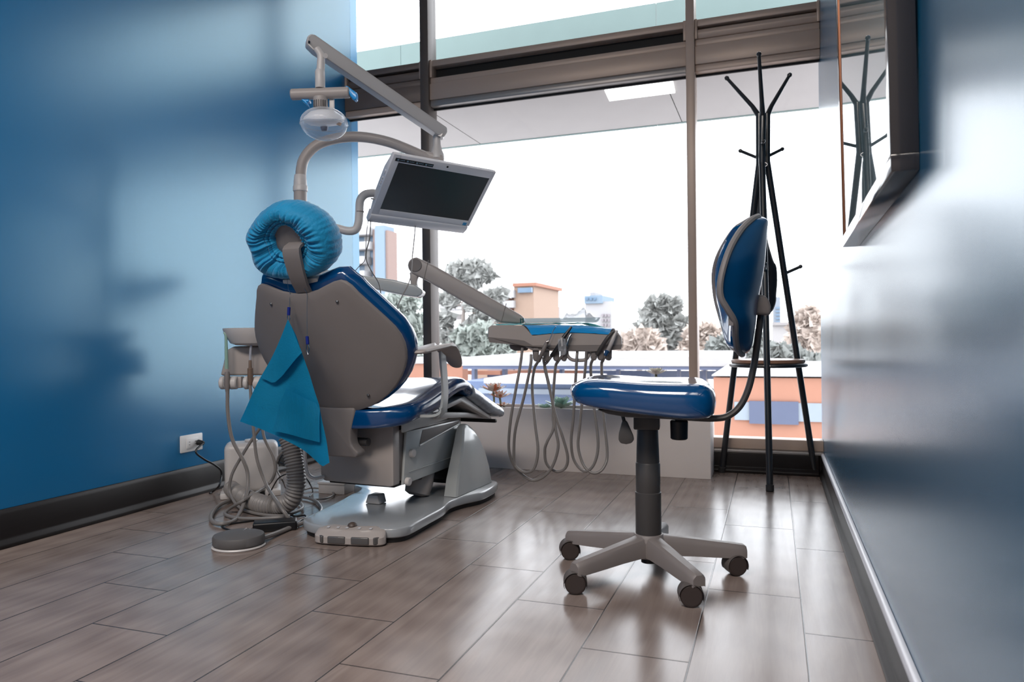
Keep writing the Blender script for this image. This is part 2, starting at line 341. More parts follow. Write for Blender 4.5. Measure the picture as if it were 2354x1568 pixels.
for a, b in zip(fx, fx[1:]): m.box((a + .0015, YS, zs - .005), (b - .0015, YS + .03, zt))
m.build('edge_panel', FASC, can)
c4 = [W0.Z(u, v, zs - .004) for u, v in ((1390, 206), (1547, 186), (1552, 211), (1401, 230))]
MB().prism([(p.x, p.y, zs - .012) for p in c4], (0, 0, .014)).build('light_panel', emis('canopy_light', (1, .99, .97), 3.), can)
GZ = -7.
tag(MB().box((-160, 4.2, GZ - .3), (120, 260, GZ)).build('ground', em('street_ground', (226, 220, 220), .9, var=.15, vscale=.3, k=.5)), 'pale street ground far below the window', 'ground', kind='structure')
# apartment tower on the left
YT = 62.; tw = lambda u, v, y=YT: W0.Y(u, v, y)
WSTRIP = em('balcony_white', (252, 250, 252)); BGL = em('blue_glazing', (128, 172, 212), .2); BRK = em('pinkish_brick', (206, 170, 158)); BLW = em('pale_blue_wall', (176, 208, 236))
ORNG = em('orange_render', (232, 150, 112)); TAN = em('tan_render', (236, 196, 168)); PGREY = em('pale_grey_render', (226, 226, 232)); NAVY = em('navy_glazing', (58, 84, 140), .2)
x0 = tw(660, 600).x; x1 = tw(858, 600).x; x2 = tw(867, 600).x; x3 = tw(889, 600).x; x4 = tw(895, 600).x; ztop = tw(840, 522).z
apt = thing('apartment_tower', 'tall apartment tower with white balcony bands beside blue wall at left window', 'building', ((x0 + x4) / 2, YT, GZ))
MB().box((x0, YT + .8, GZ), (x1, YT + 1.6, ztop)).build('glazed_wall', BGL, apt)
MB().box((x1, YT, GZ), (x2, YT + 1.6, ztop - .3)).build('brick_strip', BRK, apt)
MB().box((x2, YT - .4, GZ), (x3, YT + 1.6, ztop)).build('blue_wall', BLW, apt)
MB().box((x3, YT - .2, GZ), (x4, YT + 1.6, ztop - .5)).build('brick_edge', BRK, apt)
zb0 = tw(840, 557).z; dz = (tw(840, 557).z - tw(840, 623).z) / 2
for k in range(-1, 9):
    z1 = zb0 - k * dz
    if z1 - .55 * dz < GZ: break
    MB().box((x0, YT - .7, z1 - .55 * dz), (x1 - (.0 if k < 1 else .6), YT + .9, z1), .1).build('balcony', WSTRIP, apt)
    if k > 4: continue
    for j in range(5): MB().box((x0 + (x1 - x0) * (.3 + j * .14), YT + .72, z1 - dz), (x0 + (x1 - x0) * (.36 + j * .14), YT + .86, z1 - .55 * dz)).build('window_bar', NAVY if j % 2 else WSTRIP, apt)
def pbox(m, a, b, y, d, y0=None):
    """a box at distance y whose front spans the two pixels a, b"""
    p, q = W0.Y(*a, y), W0.Y(*b, y); return m.box((min(p.x, q.x), y, min(p.z, q.z)), (max(p.x, q.x), y + d, max(p.z, q.z)))
def g(m, name, mt, par): return m.build(name, mt, par)
def bld(name, label, at_px, y, cat='building'):
    p = W0.Y(*at_px, y); return thing(name, label, cat, (p.x, y, GZ))
b1 = bld('tan_tower', 'tan stair tower with blue window and white curved balconies behind the conifer', (1200, 740), 46)
g(pbox(MB(), (1181, 655), (1230, 960), 46, 6), 'tower', TAN, b1); g(pbox(MB(), (1178, 651), (1232, 657), 45.8, 6.4), 'roof_slab', ORNG, b1)
g(pbox(MB(), (1190, 662), (1222, 672), 45.7, .4), 'window', BGL, b1)
g(pbox(MB(), (1085, 700), (1182, 960), 47, 6), 'lower_block', TAN, b1)
for k, (a, b) in enumerate((((1138, 668), (1181, 684)), ((1138, 692), (1181, 707)), ((1120, 716), (1160, 730)), ((1085, 744), (1130, 758)), ((1010, 700), (1060, 712)), ((1010, 722), (1050, 734)))): g(pbox(MB(), a, b, 45.6, 1.5), 'balcony', WSTRIP, b1)
for k, v in enumerate((686, 709, 733, 762)): g(pbox(MB(), (1140, v), (1180, v + 5), 46.6, .5), 'window', ORNG, b1)
b2 = bld('grey_block', 'small pale grey block with window grid right of the tan tower', (1245, 740), 95)
g(pbox(MB(), (1229, 703), (1262, 900), 95, 6), 'walls', PGREY, b2)
for i in range(3):
    for j in range(3): g(pbox(MB(), (1234 + 9 * i, 708 + 9 * j), (1240 + 9 * i, 714 + 9 * j), 94.8, .3), 'window', BGL, b2)
b3 = bld('white_tower', 'stepped white tower with blue top standing far off above the tray', (1372, 740), 110)
g(pbox(MB(), (1345, 694), (1407, 900), 110, 10), 'lower_block', WSTRIP, b3); g(pbox(MB(), (1343, 680), (1385, 697), 109.5, 9), 'upper_block', BLW, b3); g(pbox(MB(), (1356, 672), (1368, 681), 110, 5), 'roof_house', PGREY, b3)
for i in range(3):
    for j in range(3): g(pbox(MB(), (1383 + 7 * i, 722 + 11 * j), (1387.5 + 7 * i, 728 + 11 * j), 109.6, .4), 'window', em('pinkish_window', (208, 196, 204), .3), b3)
for i in range(3): g(pbox(MB(), (1346 + 9 * i, 684), (1352 + 9 * i, 690), 109.2, .3), 'window', BGL, b3)
b4 = bld('grey_tower', 'distant slim grey-blue tower seen between the legs of the coat stand', (1785, 740), 120)
g(pbox(MB(), (1776, 683), (1796, 900), 120, 6), 'walls', em('grey_blue_wall', (190, 204, 222)), b4)
for j in range(5): g(pbox(MB(), (1783, 706 + 8 * j), (1794, 710 + 8 * j), 119.8, .3), 'window', BGL, b4)
b5 = bld('grey_house', 'pale low houses behind the trees at the window corner', (1850, 780), 70)
g(pbox(MB(), (1775, 745), (1900, 900), 70, 6), 'walls', em('pale_wall', (248, 244, 244)), b5); g(pbox(MB(), (1775, 741), (1900, 746), 69.6, 7), 'roof', em('pale_roof', (220, 214, 214)), b5)
# orange building at the right
b6 = bld('orange_building', 'low orange building with blue window band seen past the coat stand', (1770, 940), 17)
g(pbox(MB(), (1640, 868), (2150, 1420), 17, 9), 'walls', em('orange_wall', (236, 156, 118)), b6); g(pbox(MB(), (1636, 862), (2150, 868), 16.9, 9.2), 'coping', WSTRIP, b6)
g(pbox(MB(), (1688, 924), (2100, 976), 16.93, .3), 'window_band', em('light_glazing', (188, 206, 224), .25), b6)
for a, b in ((1722, 1836), (1925, 2000)): g(pbox(MB(), (a, 922), (b, 977), 16.88, .3), 'window', NAVY, b6)
# canopies and blue structures below the window
b7 = bld('station_roof', 'long flat white roof on blue posts below the trees', (1300, 830), 25)
WR = em('white_roof', (255, 253, 255))
p, q = W0.Z(1085, 812, 0).z, 0
zr = W0.Y(1300, 838, 24).z
MB().box((W0.Y(1058, 840, 24).x, 24, zr - .05), (W0.Y(1690, 840, 24).x, 34, zr + .25)).build('roof', WR, b7)
g(pbox(MB(), (1064, 838), (1690, 851), 24.1, .3), 'roof_edge', em('blue_steel', (112, 134, 190), .4), b7)
g(pbox(MB(), (1120, 851), (1690, 872), 30, .3), 'glazing', em('blue_glass_wall', (84, 116, 176), .25), b7)
for u in (1088, 1158, 1290, 1420, 1500, 1560, 1620): g(pbox(MB(), (u - 4, 848), (u + 4, 960), 25, .3), 'post', em('blue_steel', (112, 134, 190), .4), b7)
for a, b in ((1062, 1150), (1166, 1285), (1296, 1340)): g(pbox(MB(), (a, 852), (b, 862), 29.7, .3), 'sign_strip', ORNG, b7)
b8 = bld('lower_roof', 'white lower roof over blue walls in front of the station roof', (1220, 880), 20)
g(pbox(MB(), (1112, 870), (1340, 884), 19, 3), 'roof', WR, b8); g(pbox(MB(), (1064, 876), (1330, 940), 22, 2), 'blue_wall', em('blue_wall_panel', (104, 138, 196), .5), b8)
g(pbox(MB(), (1100, 893), (1330, 908), 21.8, .2), 'pale_band', em('pale_blue', (196, 214, 236), .5), b8)
b9 = bld('orange_shed', 'low orange wall with white roof beside the left mullion', (960, 850), 30)
g(pbox(MB(), (880, 836), (1064, 940), 28, .6), 'wall', em('orange_wall', (236, 156, 118)), b9); g(pbox(MB(), (880, 822), (1070, 836), 27.9, .9), 'roof', WR, b9)
# trees
LEAFS = [em('leaf_grey', (150, 152, 148), var=.3, vscale=.8, k=.85), em('leaf_teal', (146, 156, 148), var=.3, vscale=.8, k=.85), em('leaf_warm', (190, 174, 162), var=.25, vscale=.8, k=.85), em('leaf_dark', (120, 126, 122), var=.35, vscale=.8, k=.85)]
BARK = em('bark', (140, 126, 118), k=.8)
def tree(name, label, y, trunk, clumps, lm, dens=1., size=.32, seed=0, cat='tree'):
    r = random.Random(seed); fpx = lambda px: px / FPX * (y / .9)
    b = W0.Y(*trunk[-1], y); t = thing(name, label, cat, (b.x, y, b.z)); m = MB()
    P = [W0.Y(u, v, y) for u, v in trunk]; L = len(P)
    m.tube(P[::-1], lambda s: fpx(9) * (1 - .7 * s), 7)
    for u, v, rad in clumps:
        c = W0.Y(u, v, y); a = min(P, key=lambda q: abs(q.z - c.z + fpx(20)) + .3 * abs(q.x - c.x))
        m.tube([a, (a + c) / 2 + V((0, 0, -fpx(6))), c], lambda s: fpx(2.6) * (1 - .6 * s), 5, 4)
    m.build('trunk', BARK, t); m = MB(); bm = m.bm
    for u, v, rad in clumps:
        c = W0.Y(u, v, y); R = fpx(rad)
        for k in range(int(dens * rad * rad * .42) + 30):
            d = V((r.gauss(0, 1), r.gauss(0, 1), r.gauss(0, .75))).normalized() * R * (r.random() ** .45); d.z *= .72
            p = c + d; s = size * (.6 + r.random()) * y / 30; a = V((r.gauss(0, 1), r.gauss(0, 1), r.gauss(0, 1))).normalized() * s; e = a.cross(V((r.gauss(0, 1), r.gauss(0, 1), r.gauss(0, 1)))).normalized() * s * .6
            bm.faces.new([bm.verts.new(p - a), bm.verts.new(p + e), bm.verts.new(p + a * .9), bm.verts.new(p - e)])
    m.build('foliage', lm, t, norm=False); return t
tree('conifer', 'tall spreading conifer standing right of the left mullion', 38, [(1064, 640), (1066, 700), (1062, 780), (1060, 860), (1058, 960)], [(1050, 622, 20), (1078, 616, 22), (1105, 622, 20), (1124, 634, 12), (1062, 640, 16), (1092, 645, 14), (1030, 690, 18), (1048, 672, 14), (1128, 690, 20), (1150, 676, 12), (1090, 700, 16), (1020, 735, 20), (1105, 738, 20), (1140, 720, 12), (1075, 760, 16), (1032, 775, 18)], LEAFS[0], seed=1, dens=.8)
tree('broadleaf_tree', 'greenish leafy tree behind the backrest at the left window', 32, [(925, 720), (922, 790), (920, 880), (918, 980)], [(905, 700, 28), (945, 690, 26), (925, 740, 34), (890, 745, 26), (960, 745, 28), (935, 790, 34), (965, 800, 24), (890, 800, 24)], LEAFS[1], seed=2)
tree('bush_tree', 'low rounded tree under the delivery arm beside the conifer', 34, [(1092, 790), (1090, 840), (1088, 940)], [(1070, 775, 24), (1105, 765, 26), (1135, 775, 24), (1090, 805, 24), (1130, 808, 22), (1050, 812, 20), (1165, 800, 16)], LEAFS[1], seed=3)
tree('pointed_tree', 'spiky grey-green tree between the tray and the right mullion', 44, [(1515, 720), (1518, 770), (1520, 820), (1520, 900)], [(1515, 705, 16), (1500, 722, 18), (1535, 716, 14), (1552, 698, 9), (1520, 745, 24), (1492, 755, 22), (1545, 752, 18), (1565, 742, 10), (1480, 765, 16), (1520, 785, 26), (1558, 782, 20), (1500, 700, 9), (1528, 694, 8)], LEAFS[0], seed=4, dens=1.2)
tree('round_bush', 'pale rounded bush at the right edge of the tray', 40, [(1470, 800), (1470, 850), (1470, 900)], [(1450, 785, 22), (1480, 780, 24), (1440, 798, 16), (1500, 798, 20)], LEAFS[2], seed=5)
tree('autumn_tree', 'warm-toned bushy tree just right of the right mullion', 42, [(1620, 780), (1620, 830), (1620, 900)], [(1600, 770, 20), (1625, 760, 18), (1612, 795, 22), (1640, 785, 16), (1585, 798, 16)], LEAFS[2], seed=6)
tree('hedge_tree', 'dull grey-green tree behind the stool backrest', 36, [(1690, 790), (1690, 840), (1690, 920)], [(1660, 800, 24), (1690, 785, 26), (1720, 780, 24), (1740, 810, 24), (1670, 830, 22), (1715, 835, 22), (1645, 815, 14)], LEAFS[3], seed=7)
tree('layered_conifer', 'warm layered conifer at the right end of the window', 34, [(1855, 720), (1856, 770), (1856, 840), (1856, 930)], [(1855, 722, 12), (1840, 745, 16), (1870, 742, 16), (1850, 768, 20), (1880, 770, 16), (1828, 785, 16), (1860, 798, 22), (1890, 800, 16), (1910, 760, 14)], LEAFS[2], seed=8, dens=.9)
tree('garden_tree', 'grey-green tree right of the coat stand above the orange building', 30, [(1800, 810), (1800, 850), (1800, 920)], [(1790, 815, 24), (1825, 830, 24), (1775, 840, 20), (1860, 840, 24), (1890, 845, 20), (1755, 850, 16)], LEAFS[3], seed=9)
# ================================================================== dental chair
CH = Fr((-1.465, 2.244, 0), -.063)
chair = thing('dental_chair', 'reclined dental chair with grey back shell and glossy blue seat on a flat base plate', 'dental chair', CH.w((.0, .36, 0)))
TT = .4486; ct, st = math.cos(TT), math.sin(TT); KB = .588
def BR(x, s, n, k=KB):
    n = n + k * x * x
    return V((x, -s * st + n * ct, .42 + s * ct + n * st))
half = [(0, .462), (.03, .463), (.074, .471), (.11, .484), (.14, .494), (.163, .497), (.18, .49), (.195, .474), (.21, .447), (.232, .414), (.255, .379), (.278, .343), (.296, .312), (.308, .28), (.313, .25), (.312, .22), (.306, .19), (.293, .158), (.274, .127), (.25, .098), (.22, .071), (.185, .048), (.144, .028), (.09, .014), (.04, .010)]
OUT = half + [(0, .009)] + [(-x, s) for x, s in half[:0:-1]]
CB = (0, .25)
MB(CH).pillow(OUT, [(.02, 0, .004), (.3, 0, .004), (.6, 0, .004), (.85, 0, .004), (1, 0, .002), (1, .001, -.003), (1, 0, -.008), (.995, -.003, -.010), (.85, 0, -.012), (.6, 0, -.014), (.3, 0, -.015), (.02, 0, -.015)], BR, CB).build('back_shell', GREYD, chair, 50)
# the cushion: fuller than the shell, no dip at the top
hc = [(0, .484), (.03, .488), (.074, .497), (.11, .507), (.14, .514), (.165, .513)] + half[6:]
OUTC = hc + [(0, .009)] + [(-x, s) for x, s in hc[:0:-1]]
MB(CH).pillow(OUTC, [(.5, 0, .006), (.95, 0, .006), (1, -.002, .008), (1, .006, .016), (1, .012, .03), (1, .013, .045), (1, .008, .06), (1, -.006, .072), (.93, -.006, .08), (.75, 0, .083), (.5, 0, .08), (.2, 0, .078), (.02, 0, .078)], BR, CB).build('back_cushion', VINYL, chair, 60)
for x, s in ((-.137, .427), (.137, .427), (.147, .073), (-.147, .073)):
    a, b = BR(x, s, -.011), BR(x, s, -.016); MB(CH).lathe([(.0055, 0), (.006, .003), (.003, .006), (.0005, .0055)], a, b - a, 12).build('screw', SCREW, chair)
# headrest post, insert and shell
def bx(P, n0, n1): return [BR(x, s, n0, 0) for x, s in P], BR(0, 0, n1, 0) - BR(0, 0, n0, 0)
MB(CH).prism(*bx([(-.078, .455), (.078, .455), (.072, .508), (-.070, .508)], .012, .05), .004).build('headrest_socket', PALE, chair)
m = MB(CH)
def post_sec(s, n, w, t): return [BR(w, s, n, 0), BR(w, s + 0, n + t, 0), BR(-w, s, n + t, 0), BR(-w, s, n, 0)]
pp = [(.466, -.006, .028, .016), (.50, -.022, .029, .024), (.545, -.034, .031, .034), (.59, -.037, .0325, .040), (.612, -.037, .033, .043), (.626, -.032, .033, .044), (.633, -.020, .033, .044), (.635, .012, .033, .040), (.634, .03, .033, .036)]
R_ = []
for i, (s, n, w, c) in enumerate(pp):
    a = max(0, min(1, (i - 4) / 3)); ds, dn = -.012 * a, .012 * (1 - a) + .0
    R_.append([BR(c + w, s, n, 0), BR(c + w, s + ds, n + dn, 0), BR(c - w, s + ds, n + dn, 0), BR(c - w, s, n, 0)])
m.rings(R_).build('headrest_post', GREYD, chair, 40)
HS = [(.055 * math.cos(a) * (1.05 if math.sin(a) < 0 else .8) + 0, .652 + (.056 if math.sin(a) > 0 else .05) * math.sin(a)) for a in [2 * pi * i / 28 for i in range(28)]]
HSO = [(.012 + .078 * math.cos(a) * (1.1 if math.sin(a) < 0 else .8), .645 + (.078 if math.sin(a) > 0 else .07) * math.sin(a)) for a in [2 * pi * i / 28 for i in range(28)]]
MB(CH).pillow(HSO, [(.02, 0, .014), (.5, 0, .013), (.9, 0, .016), (1, 0, .024), (1, 0, .04), (.9, 0, .05), (.02, 0, .05)], lambda x, s, n: BR(x, s, n, .3)).build('headrest_shell', GREYD, chair, 50)
# stretch cover over the headrest
HO = [(-.164, .666), (-.14, .692), (-.108, .717), (-.068, .742), (-.027, .759), (.006, .765), (.036, .764), (.067, .756), (.096, .742), (.12, .727), (.143, .707), (.16, .682), (.168, .658), (.171, .63), (.168, .6), (.16, .575), (.147, .557), (.127, .54), (.105, .528), (.072, .516), (.038, .51), (-.012, .508), (-.063, .509), (-.1, .515), (-.132, .527), (-.15, .541), (-.164, .56), (-.166, .585), (-.160, .612), (-.164, .64)]
HO2 = [tuple(p)[:2] for p in smooth_path([(x, s, 0) for x, s in HO], 10, True)]
cc = (.003, .64)
hr = random.Random(3); ph = [(hr.choice((19, 27, 37, 47, 61)), hr.random() * 6.3, hr.uniform(.5, 1.)) for _ in range(9)]
def cov(scale_rings):
    R = []
    n = len(HO2)
    for sc, off, h, wr in scale_rings:
        ring = []
        for x, s in HO2:
            dx, ds = x - cc[0], s - cc[1]; a = math.atan2(ds, dx); rr = 0
            for f, p, w in ph: rr += math.sin(f * a + p + 2.2 * h * 10 + 1.6 * noise.noise(V((dx * 9, ds * 9, f)))) * w * .14
            rr += .9 * noise.noise(V((x * 22, s * 22, h * 30))) + .55 * noise.noise(V((math.cos(a) * 14, math.sin(a) * 14, h * 14 + 5)))
            rr += .5 * abs(noise.noise(V((math.cos(a) * 26, math.sin(a) * 26, h * 9)))) - .2
            q = 1 + wr * rr
            # the opening is narrower than the outline
            if sc < .62: dx = dx * .86 + .012
            ring.append(BR(cc[0] + dx * sc * q, cc[1] + ds * sc * q + (.006 if sc < .6 else 0), h + wr * rr * .16, .3))
        R.append(ring)
    return R
m = MB(CH)
prof = [(.37, 0, .030, .0), (.375, 0, .018, .012), (.385, 0, .006, .02), (.41, 0, -.001, .025), (.435, 0, -.003, .025), (.455, 0, .002, .03), (.47, 0, .004, .035), (.49, 0, -.004, .035), (.515, 0, -.010, .03), (.54, 0, -.008, .035), (.555, 0, -.004, .04), (.575, 0, -.011, .045), (.62, 0, -.018, .055), (.68, 0, -.022, .06), (.75, 0, -.023, .06), (.83, 0, -.020, .055), (.9, 0, -.012, .045), (.955, 0, .002, .035), (.99, 0, .018, .025), (1.0, 0, .032, .02), (.995, 0, .048, .018), (.965, 0, .068, .016), (.9, 0, .088, .014), (.78, 0, .102, .012), (.6, 0, .112, .01), (.4, 0, .116, .008), (.2, 0, .118, .0), (.02, 0, .118, 0)]
m.rings(cov(prof), cap0=False)
m.build('headrest_cover', COVER, None, 80); hcv = bpy.data.objects['headrest_cover']
tag(hcv, 'bright blue gathered elastic cover stretched over the chair headrest', 'headrest cover')
# bracket joining back and base
P = [(-.08, 0, .44), (.079, 0, .44), (.079, 0, .42), (.072, 0, .395), (.062, 0, .36), (.060, 0, .33), (.065, 0, .308), (.080, 0, .294), (.093, 0, .286), (.093, 0, .274), (.08, 0, .264), (-.08, 0, .264)]
m = MB(CH); m.prism([(x, -.022, z) for x, y, z in P], (0, .05, 0), .007, 3); m.build('back_bracket', GREYD, chair)
MB(CH).cyl((-.09, .055, .31), (.085, .055, .31), .015, n=16).build('back_hinge', DGREY, chair)
# housing under the seat
HB = .10
m = MB(CH)
back = [(-.165, HB, .15), (.16, HB, .140), (.160, HB + .003, .36), (-.165, HB + .003, .36)]
m.prism([(-.165, HB, .168), (-.150, HB, .146), (.142, HB, .143), (.160, HB, .148), (.160, HB, .372), (-.165, HB, .372)], (0, .045, 0), .006)
m.build('back_cover', GREY, chair)
MB(CH).box((-.14, HB + .02, .136), (.15, HB + .40, .150), .004).build('bottom_tray', DARK, chair)
MB(CH).box((-.155, HB + .045, .152), (.150, .66, .345), .01).build('lift_box', GREY, chair)
MB(CH).box((-.03, HB - .006, .375), (.168, HB + .045, .392), .004).build('seat_support', GREYD, chair)
# side panels of the lift arm
for sgn in (1, -1):
    xs = .158 * sgn; sd = [(.152, .141), (.175, .334), (.235, .342), (.25, .348), (.60, .348), (.633, .296), (.52, .150), (.50, .146), (.175, .136)] if 0 else [(.150, .142), (.178, .336), (.60, .336), (.632, .300), (.524, .148)]
    MB(CH).prism([(xs, y, z) for y, z in sd], (.012 * sgn, 0, 0), .004).build('side_panel', LACQ, chair)
    rib = [(.19, .183), (.19, .186), (.535, .188), (.532, .184)]
    MB(CH).prism([(xs + .011 * sgn, y, z) for y, z in rib], (.004 * sgn, 0, 0), .001).build('panel_rib', LACQ, chair)
    tri = [(.262, .262), (.285, .318), (.575, .326), (.57, .318)]
    MB(CH).prism([(xs + .0122 * sgn, y, z) for y, z in [(.268, .275), (.292, .328), (.60, .330), (.585, .318)]], (.0015 * sgn, 0, 0), .0004).build('panel_recess', GREYD, chair)
    MB(CH).tube([(xs + .0125 * sgn, .268, .272), (xs + .0125 * sgn, .585, .316)], .004, 8, raw=True).build('panel_lip', LACQ, chair)
    for y, z in ((.205, .252), (.172, .152)):
        MB(CH).cyl((xs + .010 * sgn, y, z), (xs + .028 * sgn, y, z), .0155, n=20, bev=.003).build('knob', PALE, chair)
    # seat frame plate
    MB(CH).prism([(.175 * sgn, y, z) for y, z in [(.13, .338), (.13, .40), (.47, .42), (.47, .352)]], (.01 * sgn, 0, 0), .003).build('seat_frame', LACQ, chair)
    MB(CH).cyl((.183 * sgn, .43, .372), (.188 * sgn, .43, .372), .006, n=12).build('screw', SCREW, chair)
# lift pillar: a tapering cover at each side, links between
for sgn in (1,):
    secs = []
    for z, y0, y1, xo, xi in ((.054, .395, .745, .262, .205), (.12, .42, .735, .256, .203), (.19, .462, .71, .248, .20), (.25, .50, .675, .238, .196), (.29, .525, .640, .228, .192), (.312, .545, .61, .218, .19), (.32, .56, .59, .21, .192)):
        r = min(.025, (y1 - y0) * .3); cx = [(xi, y0), (xo - .006, y0), (xo, y0 + .01), (xo, y0 + r * 2), (xo, y1 - r), (xo - r * .5, y1), (xi, y1)]
        secs.append([(x * sgn, y, z) for x, y in cx])
    MB(CH).rings(secs).build('pillar_cover', LACQ, chair, 30)
MB(CH).box((.03, .58, .062), (.20, .66, .30), .01).build('pillar_core', DGREY, chair)
MB(CH).prism([(.02, .20, .19), (.02, .24, .14), (.02, .60, .08), (.02, .64, .12), (.02, .60, .26)], (.12, 0, 0), .01).build('lift_link', DGREY, chair)
MB(CH).lathe([(.03, 0), (.05, .01), (.055, .05), (.05, .12), (.04, .14), (.02, .145)], (.10, .36, .056), (.1, .3, 1), 20).build('lift_motor', GREY, chair)
MB(CH).prism([(-.02, .18, .054), (.045, .18, .054), (.036, .18, .088), (-.008, .18, .088)], (0, .05, 0), .004).build('base_block', PALE, chair)
# base plate
BP = [(-.100, -.069), (-.085, -.100), (-.051, -.125), (.0, -.142), (.067, -.148), (.15, -.132), (.246, -.104), (.285, -.085), (.305, -.055), (.309, -.012), (.300, .11), (.290, .233), (.272, .30), (.263, .355), (.275, .43), (.300, .49), (.312, .545), (.306, .65), (.285, .735), (.25, .765), (.205, .776), (-.205, .776), (-.26, .755), (-.30, .70), (-.305, .56), (-.27, .46), (-.215, .43), (-.182, .36), (-.178, .31), (-.15, .2), (-.12, .05)]
BPs = [(p.x, p.y) for p in smooth_path([(x, y, 0) for x, y in BP], 4, True)]
MB(CH).pillow(BPs, [(.02, 0, .018), (1, -.006, .018), (1, -.002, .02), (1, 0, .024), (1, 0, .046), (1, -.003, .0505), (1, -.008, .052), (.5, 0, .053), (.02, 0, .053)], lambda x, y, z: (x, y, z)).build('base_plate', mat('base_paint', (150, 154, 158), .2, coat=.5, coat_r=.12, bump=.05), chair, 40)
MB(CH).pillow(BPs, [(.02, 0, 0), (1, -.016, 0), (1, -.013, .004), (1, -.013, .018), (.02, 0, .018)], lambda x, y, z: (x, y, z)).build('rubber_foot', RUBBER, chair, 40)
# seat and leg rest
TOPT = [(-.04, .434), (0, .438), (.05, .446), (.09, .452), (.14, .461), (.20, .474), (.28, .496), (.35, .513), (.42, .525), (.47, .525), (.51, .517), (.545, .5), (.60, .477), (.66, .454), (.72, .430), (.78, .406), (.86, .376), (.90, .358), (.92, .348)]
BOTT = [(-.04, .364), (0, .366), (.05, .372), (.1, .383), (.14, .389), (.21, .396), (.28, .407), (.31, .416), (.36, .438), (.42, .455), (.47, .463), (.51, .462), (.545, .446), (.60, .42), (.66, .395), (.72, .370), (.78, .346), (.84, .330), (.89, .318), (.92, .316)]
def seat_outline(y0, y1, w, r0, r1, tw=1.):
    P = []
    for i in range(15): a = pi / 2 * i / 14; P.append((w * math.sin(a) ** .8, y0 + r0 * (1 - math.cos(a))))
    n = 22
    for i in range(1, n): y = y0 + r0 + (y1 - r1 - y0 - r0) * i / n; P.append((w * interp(y, ((.3, 1), (.55, .985), (.9, tw))), y))
    for i in range(13): a = pi / 2 * i / 12; P.append((w * tw * (1 - (1 - math.cos(a)) * .5 * 1), y1 - r1 + r1 * math.sin(a)))
    Q = [(x, y) for x, y in P]; Q += [(0, y1)]; Q += [(-x, y) for x, y in P[:0:-1]]; return Q
def seat_fn(x, y, h):
    t, b = sinterp(y, TOPT), sinterp(y, BOTT); c = (t + b) / 2; return V((x, y, c + h * (t - b) / 2 - .006 * (h > .8) * (1 - min(1, abs(x) / .2) ** 2)))
def seat_rings(out, prof, m):
    # rows across the width keep the side view exact along the length
    ys = sorted(set(round(p[1], 4) for p in out)); R = []
    for y in ys:
        xs = [p[0] for p in out if abs(p[1] - y) < 2e-4]; w = max(max(xs), .02); ring = []
        for dx, h in prof: ring.append(seat_fn((w - dx if w > dx else w * .3), y, h))
        full = ring + [V((-p.x, p.y, p.z)) for p in ring[::-1]]; R.append(full)
    return m.rings(R)
SP = [(.22, -1), (.12, -1), (.04, -1), (.022, -.97), (.010, -.8), (.003, -.5), (0, -.1), (.002, .3), (.007, .62), (.016, .84), (.03, .96), (.05, 1), (.12, 1), (.22, 1)]
seat_rings(seat_outline(-.02, .56, .262, .13, .02), SP, MB(CH)).build('seat_cushion', VINYL, chair, 60)
seat_rings(seat_outline(.545, .935, .255, .01, .06, .95), SP, MB(CH)).build('leg_cushion', VINYL, chair, 60)
MB(CH).prism([(-.225, y, z) for y, z in [(.36, .415), (.50, .435), (.545, .44), (.80, .330), (.795, .318), (.52, .418), (.38, .398)]], (.45, 0, 0), .004).build('leg_plate', PALE, chair)
MB(CH).prism([(-.20, y, z) for y, z in [(.35, .392), (.62, .365), (.86, .318), (.86, .312), (.62, .345), (.35, .365)]], (.40, 0, 0), .003).build('leg_under_cover', PALE, chair)
MB(CH).box((-.22, .845, .296), (.225, .863, .312), .002).build('leg_bar', DARK, chair)
# armrest at the patient's right
arm = MB(CH); xa = .312
pts = [(xa - .06, .145, .402), (xa - .01, .16, .403), (xa, .19, .415), (xa + .002, .205, .44), (xa + .002, .212, .50), (xa + .002, .198, .61), (xa + .002, .196, .642)]
PS = smooth_path(pts, 6)
R_ = []
for i, p in enumerate(PS):
    t = ((PS[min(i + 1, len(PS) - 1)] - PS[max(i - 1, 0)])).normalized(); yv = V((0, 1, 0)); yv = (yv - t * yv.dot(t)).normalized(); n = t.cross(yv); wv = .019; hv = .0045
    R_.append([p + yv * wv + n * hv, p - yv * wv + n * hv, p - yv * wv - n * hv, p + yv * wv - n * hv])
a_ = arm.rings(R_).build('armrest_strap', LACQ, chair, 40)
PAD = [(.0, -.02), (.012, -.033), (.05, -.04), (.20, -.045), (.262, -.03), (.275, 0), (.262, .03), (.20, .045), (.05, .04), (.012, .033)]
PADs = [(p.x, p.y) for p in smooth_path([(x, y, 0) for x, y in PAD], 4, True)]
def padf(y, x, h):
    z = .633 + .026 * (y / .2) - (.75 * max(0, y - .19) + 5 * max(0, y - .19) ** 2); return V((xa + .0 + x, -.01 + y * 1.18, z + h))
MB(CH).pillow(PADs, [(.02, 0, -.007), (.9, 0, -.007), (1, -.004, -.006), (1, 0, -.001), (1, -.001, .004), (1, -.005, .007), (.85, 0, .008), (.02, 0, .006)], padf).build('armrest_pad', GREY, chair, 50)
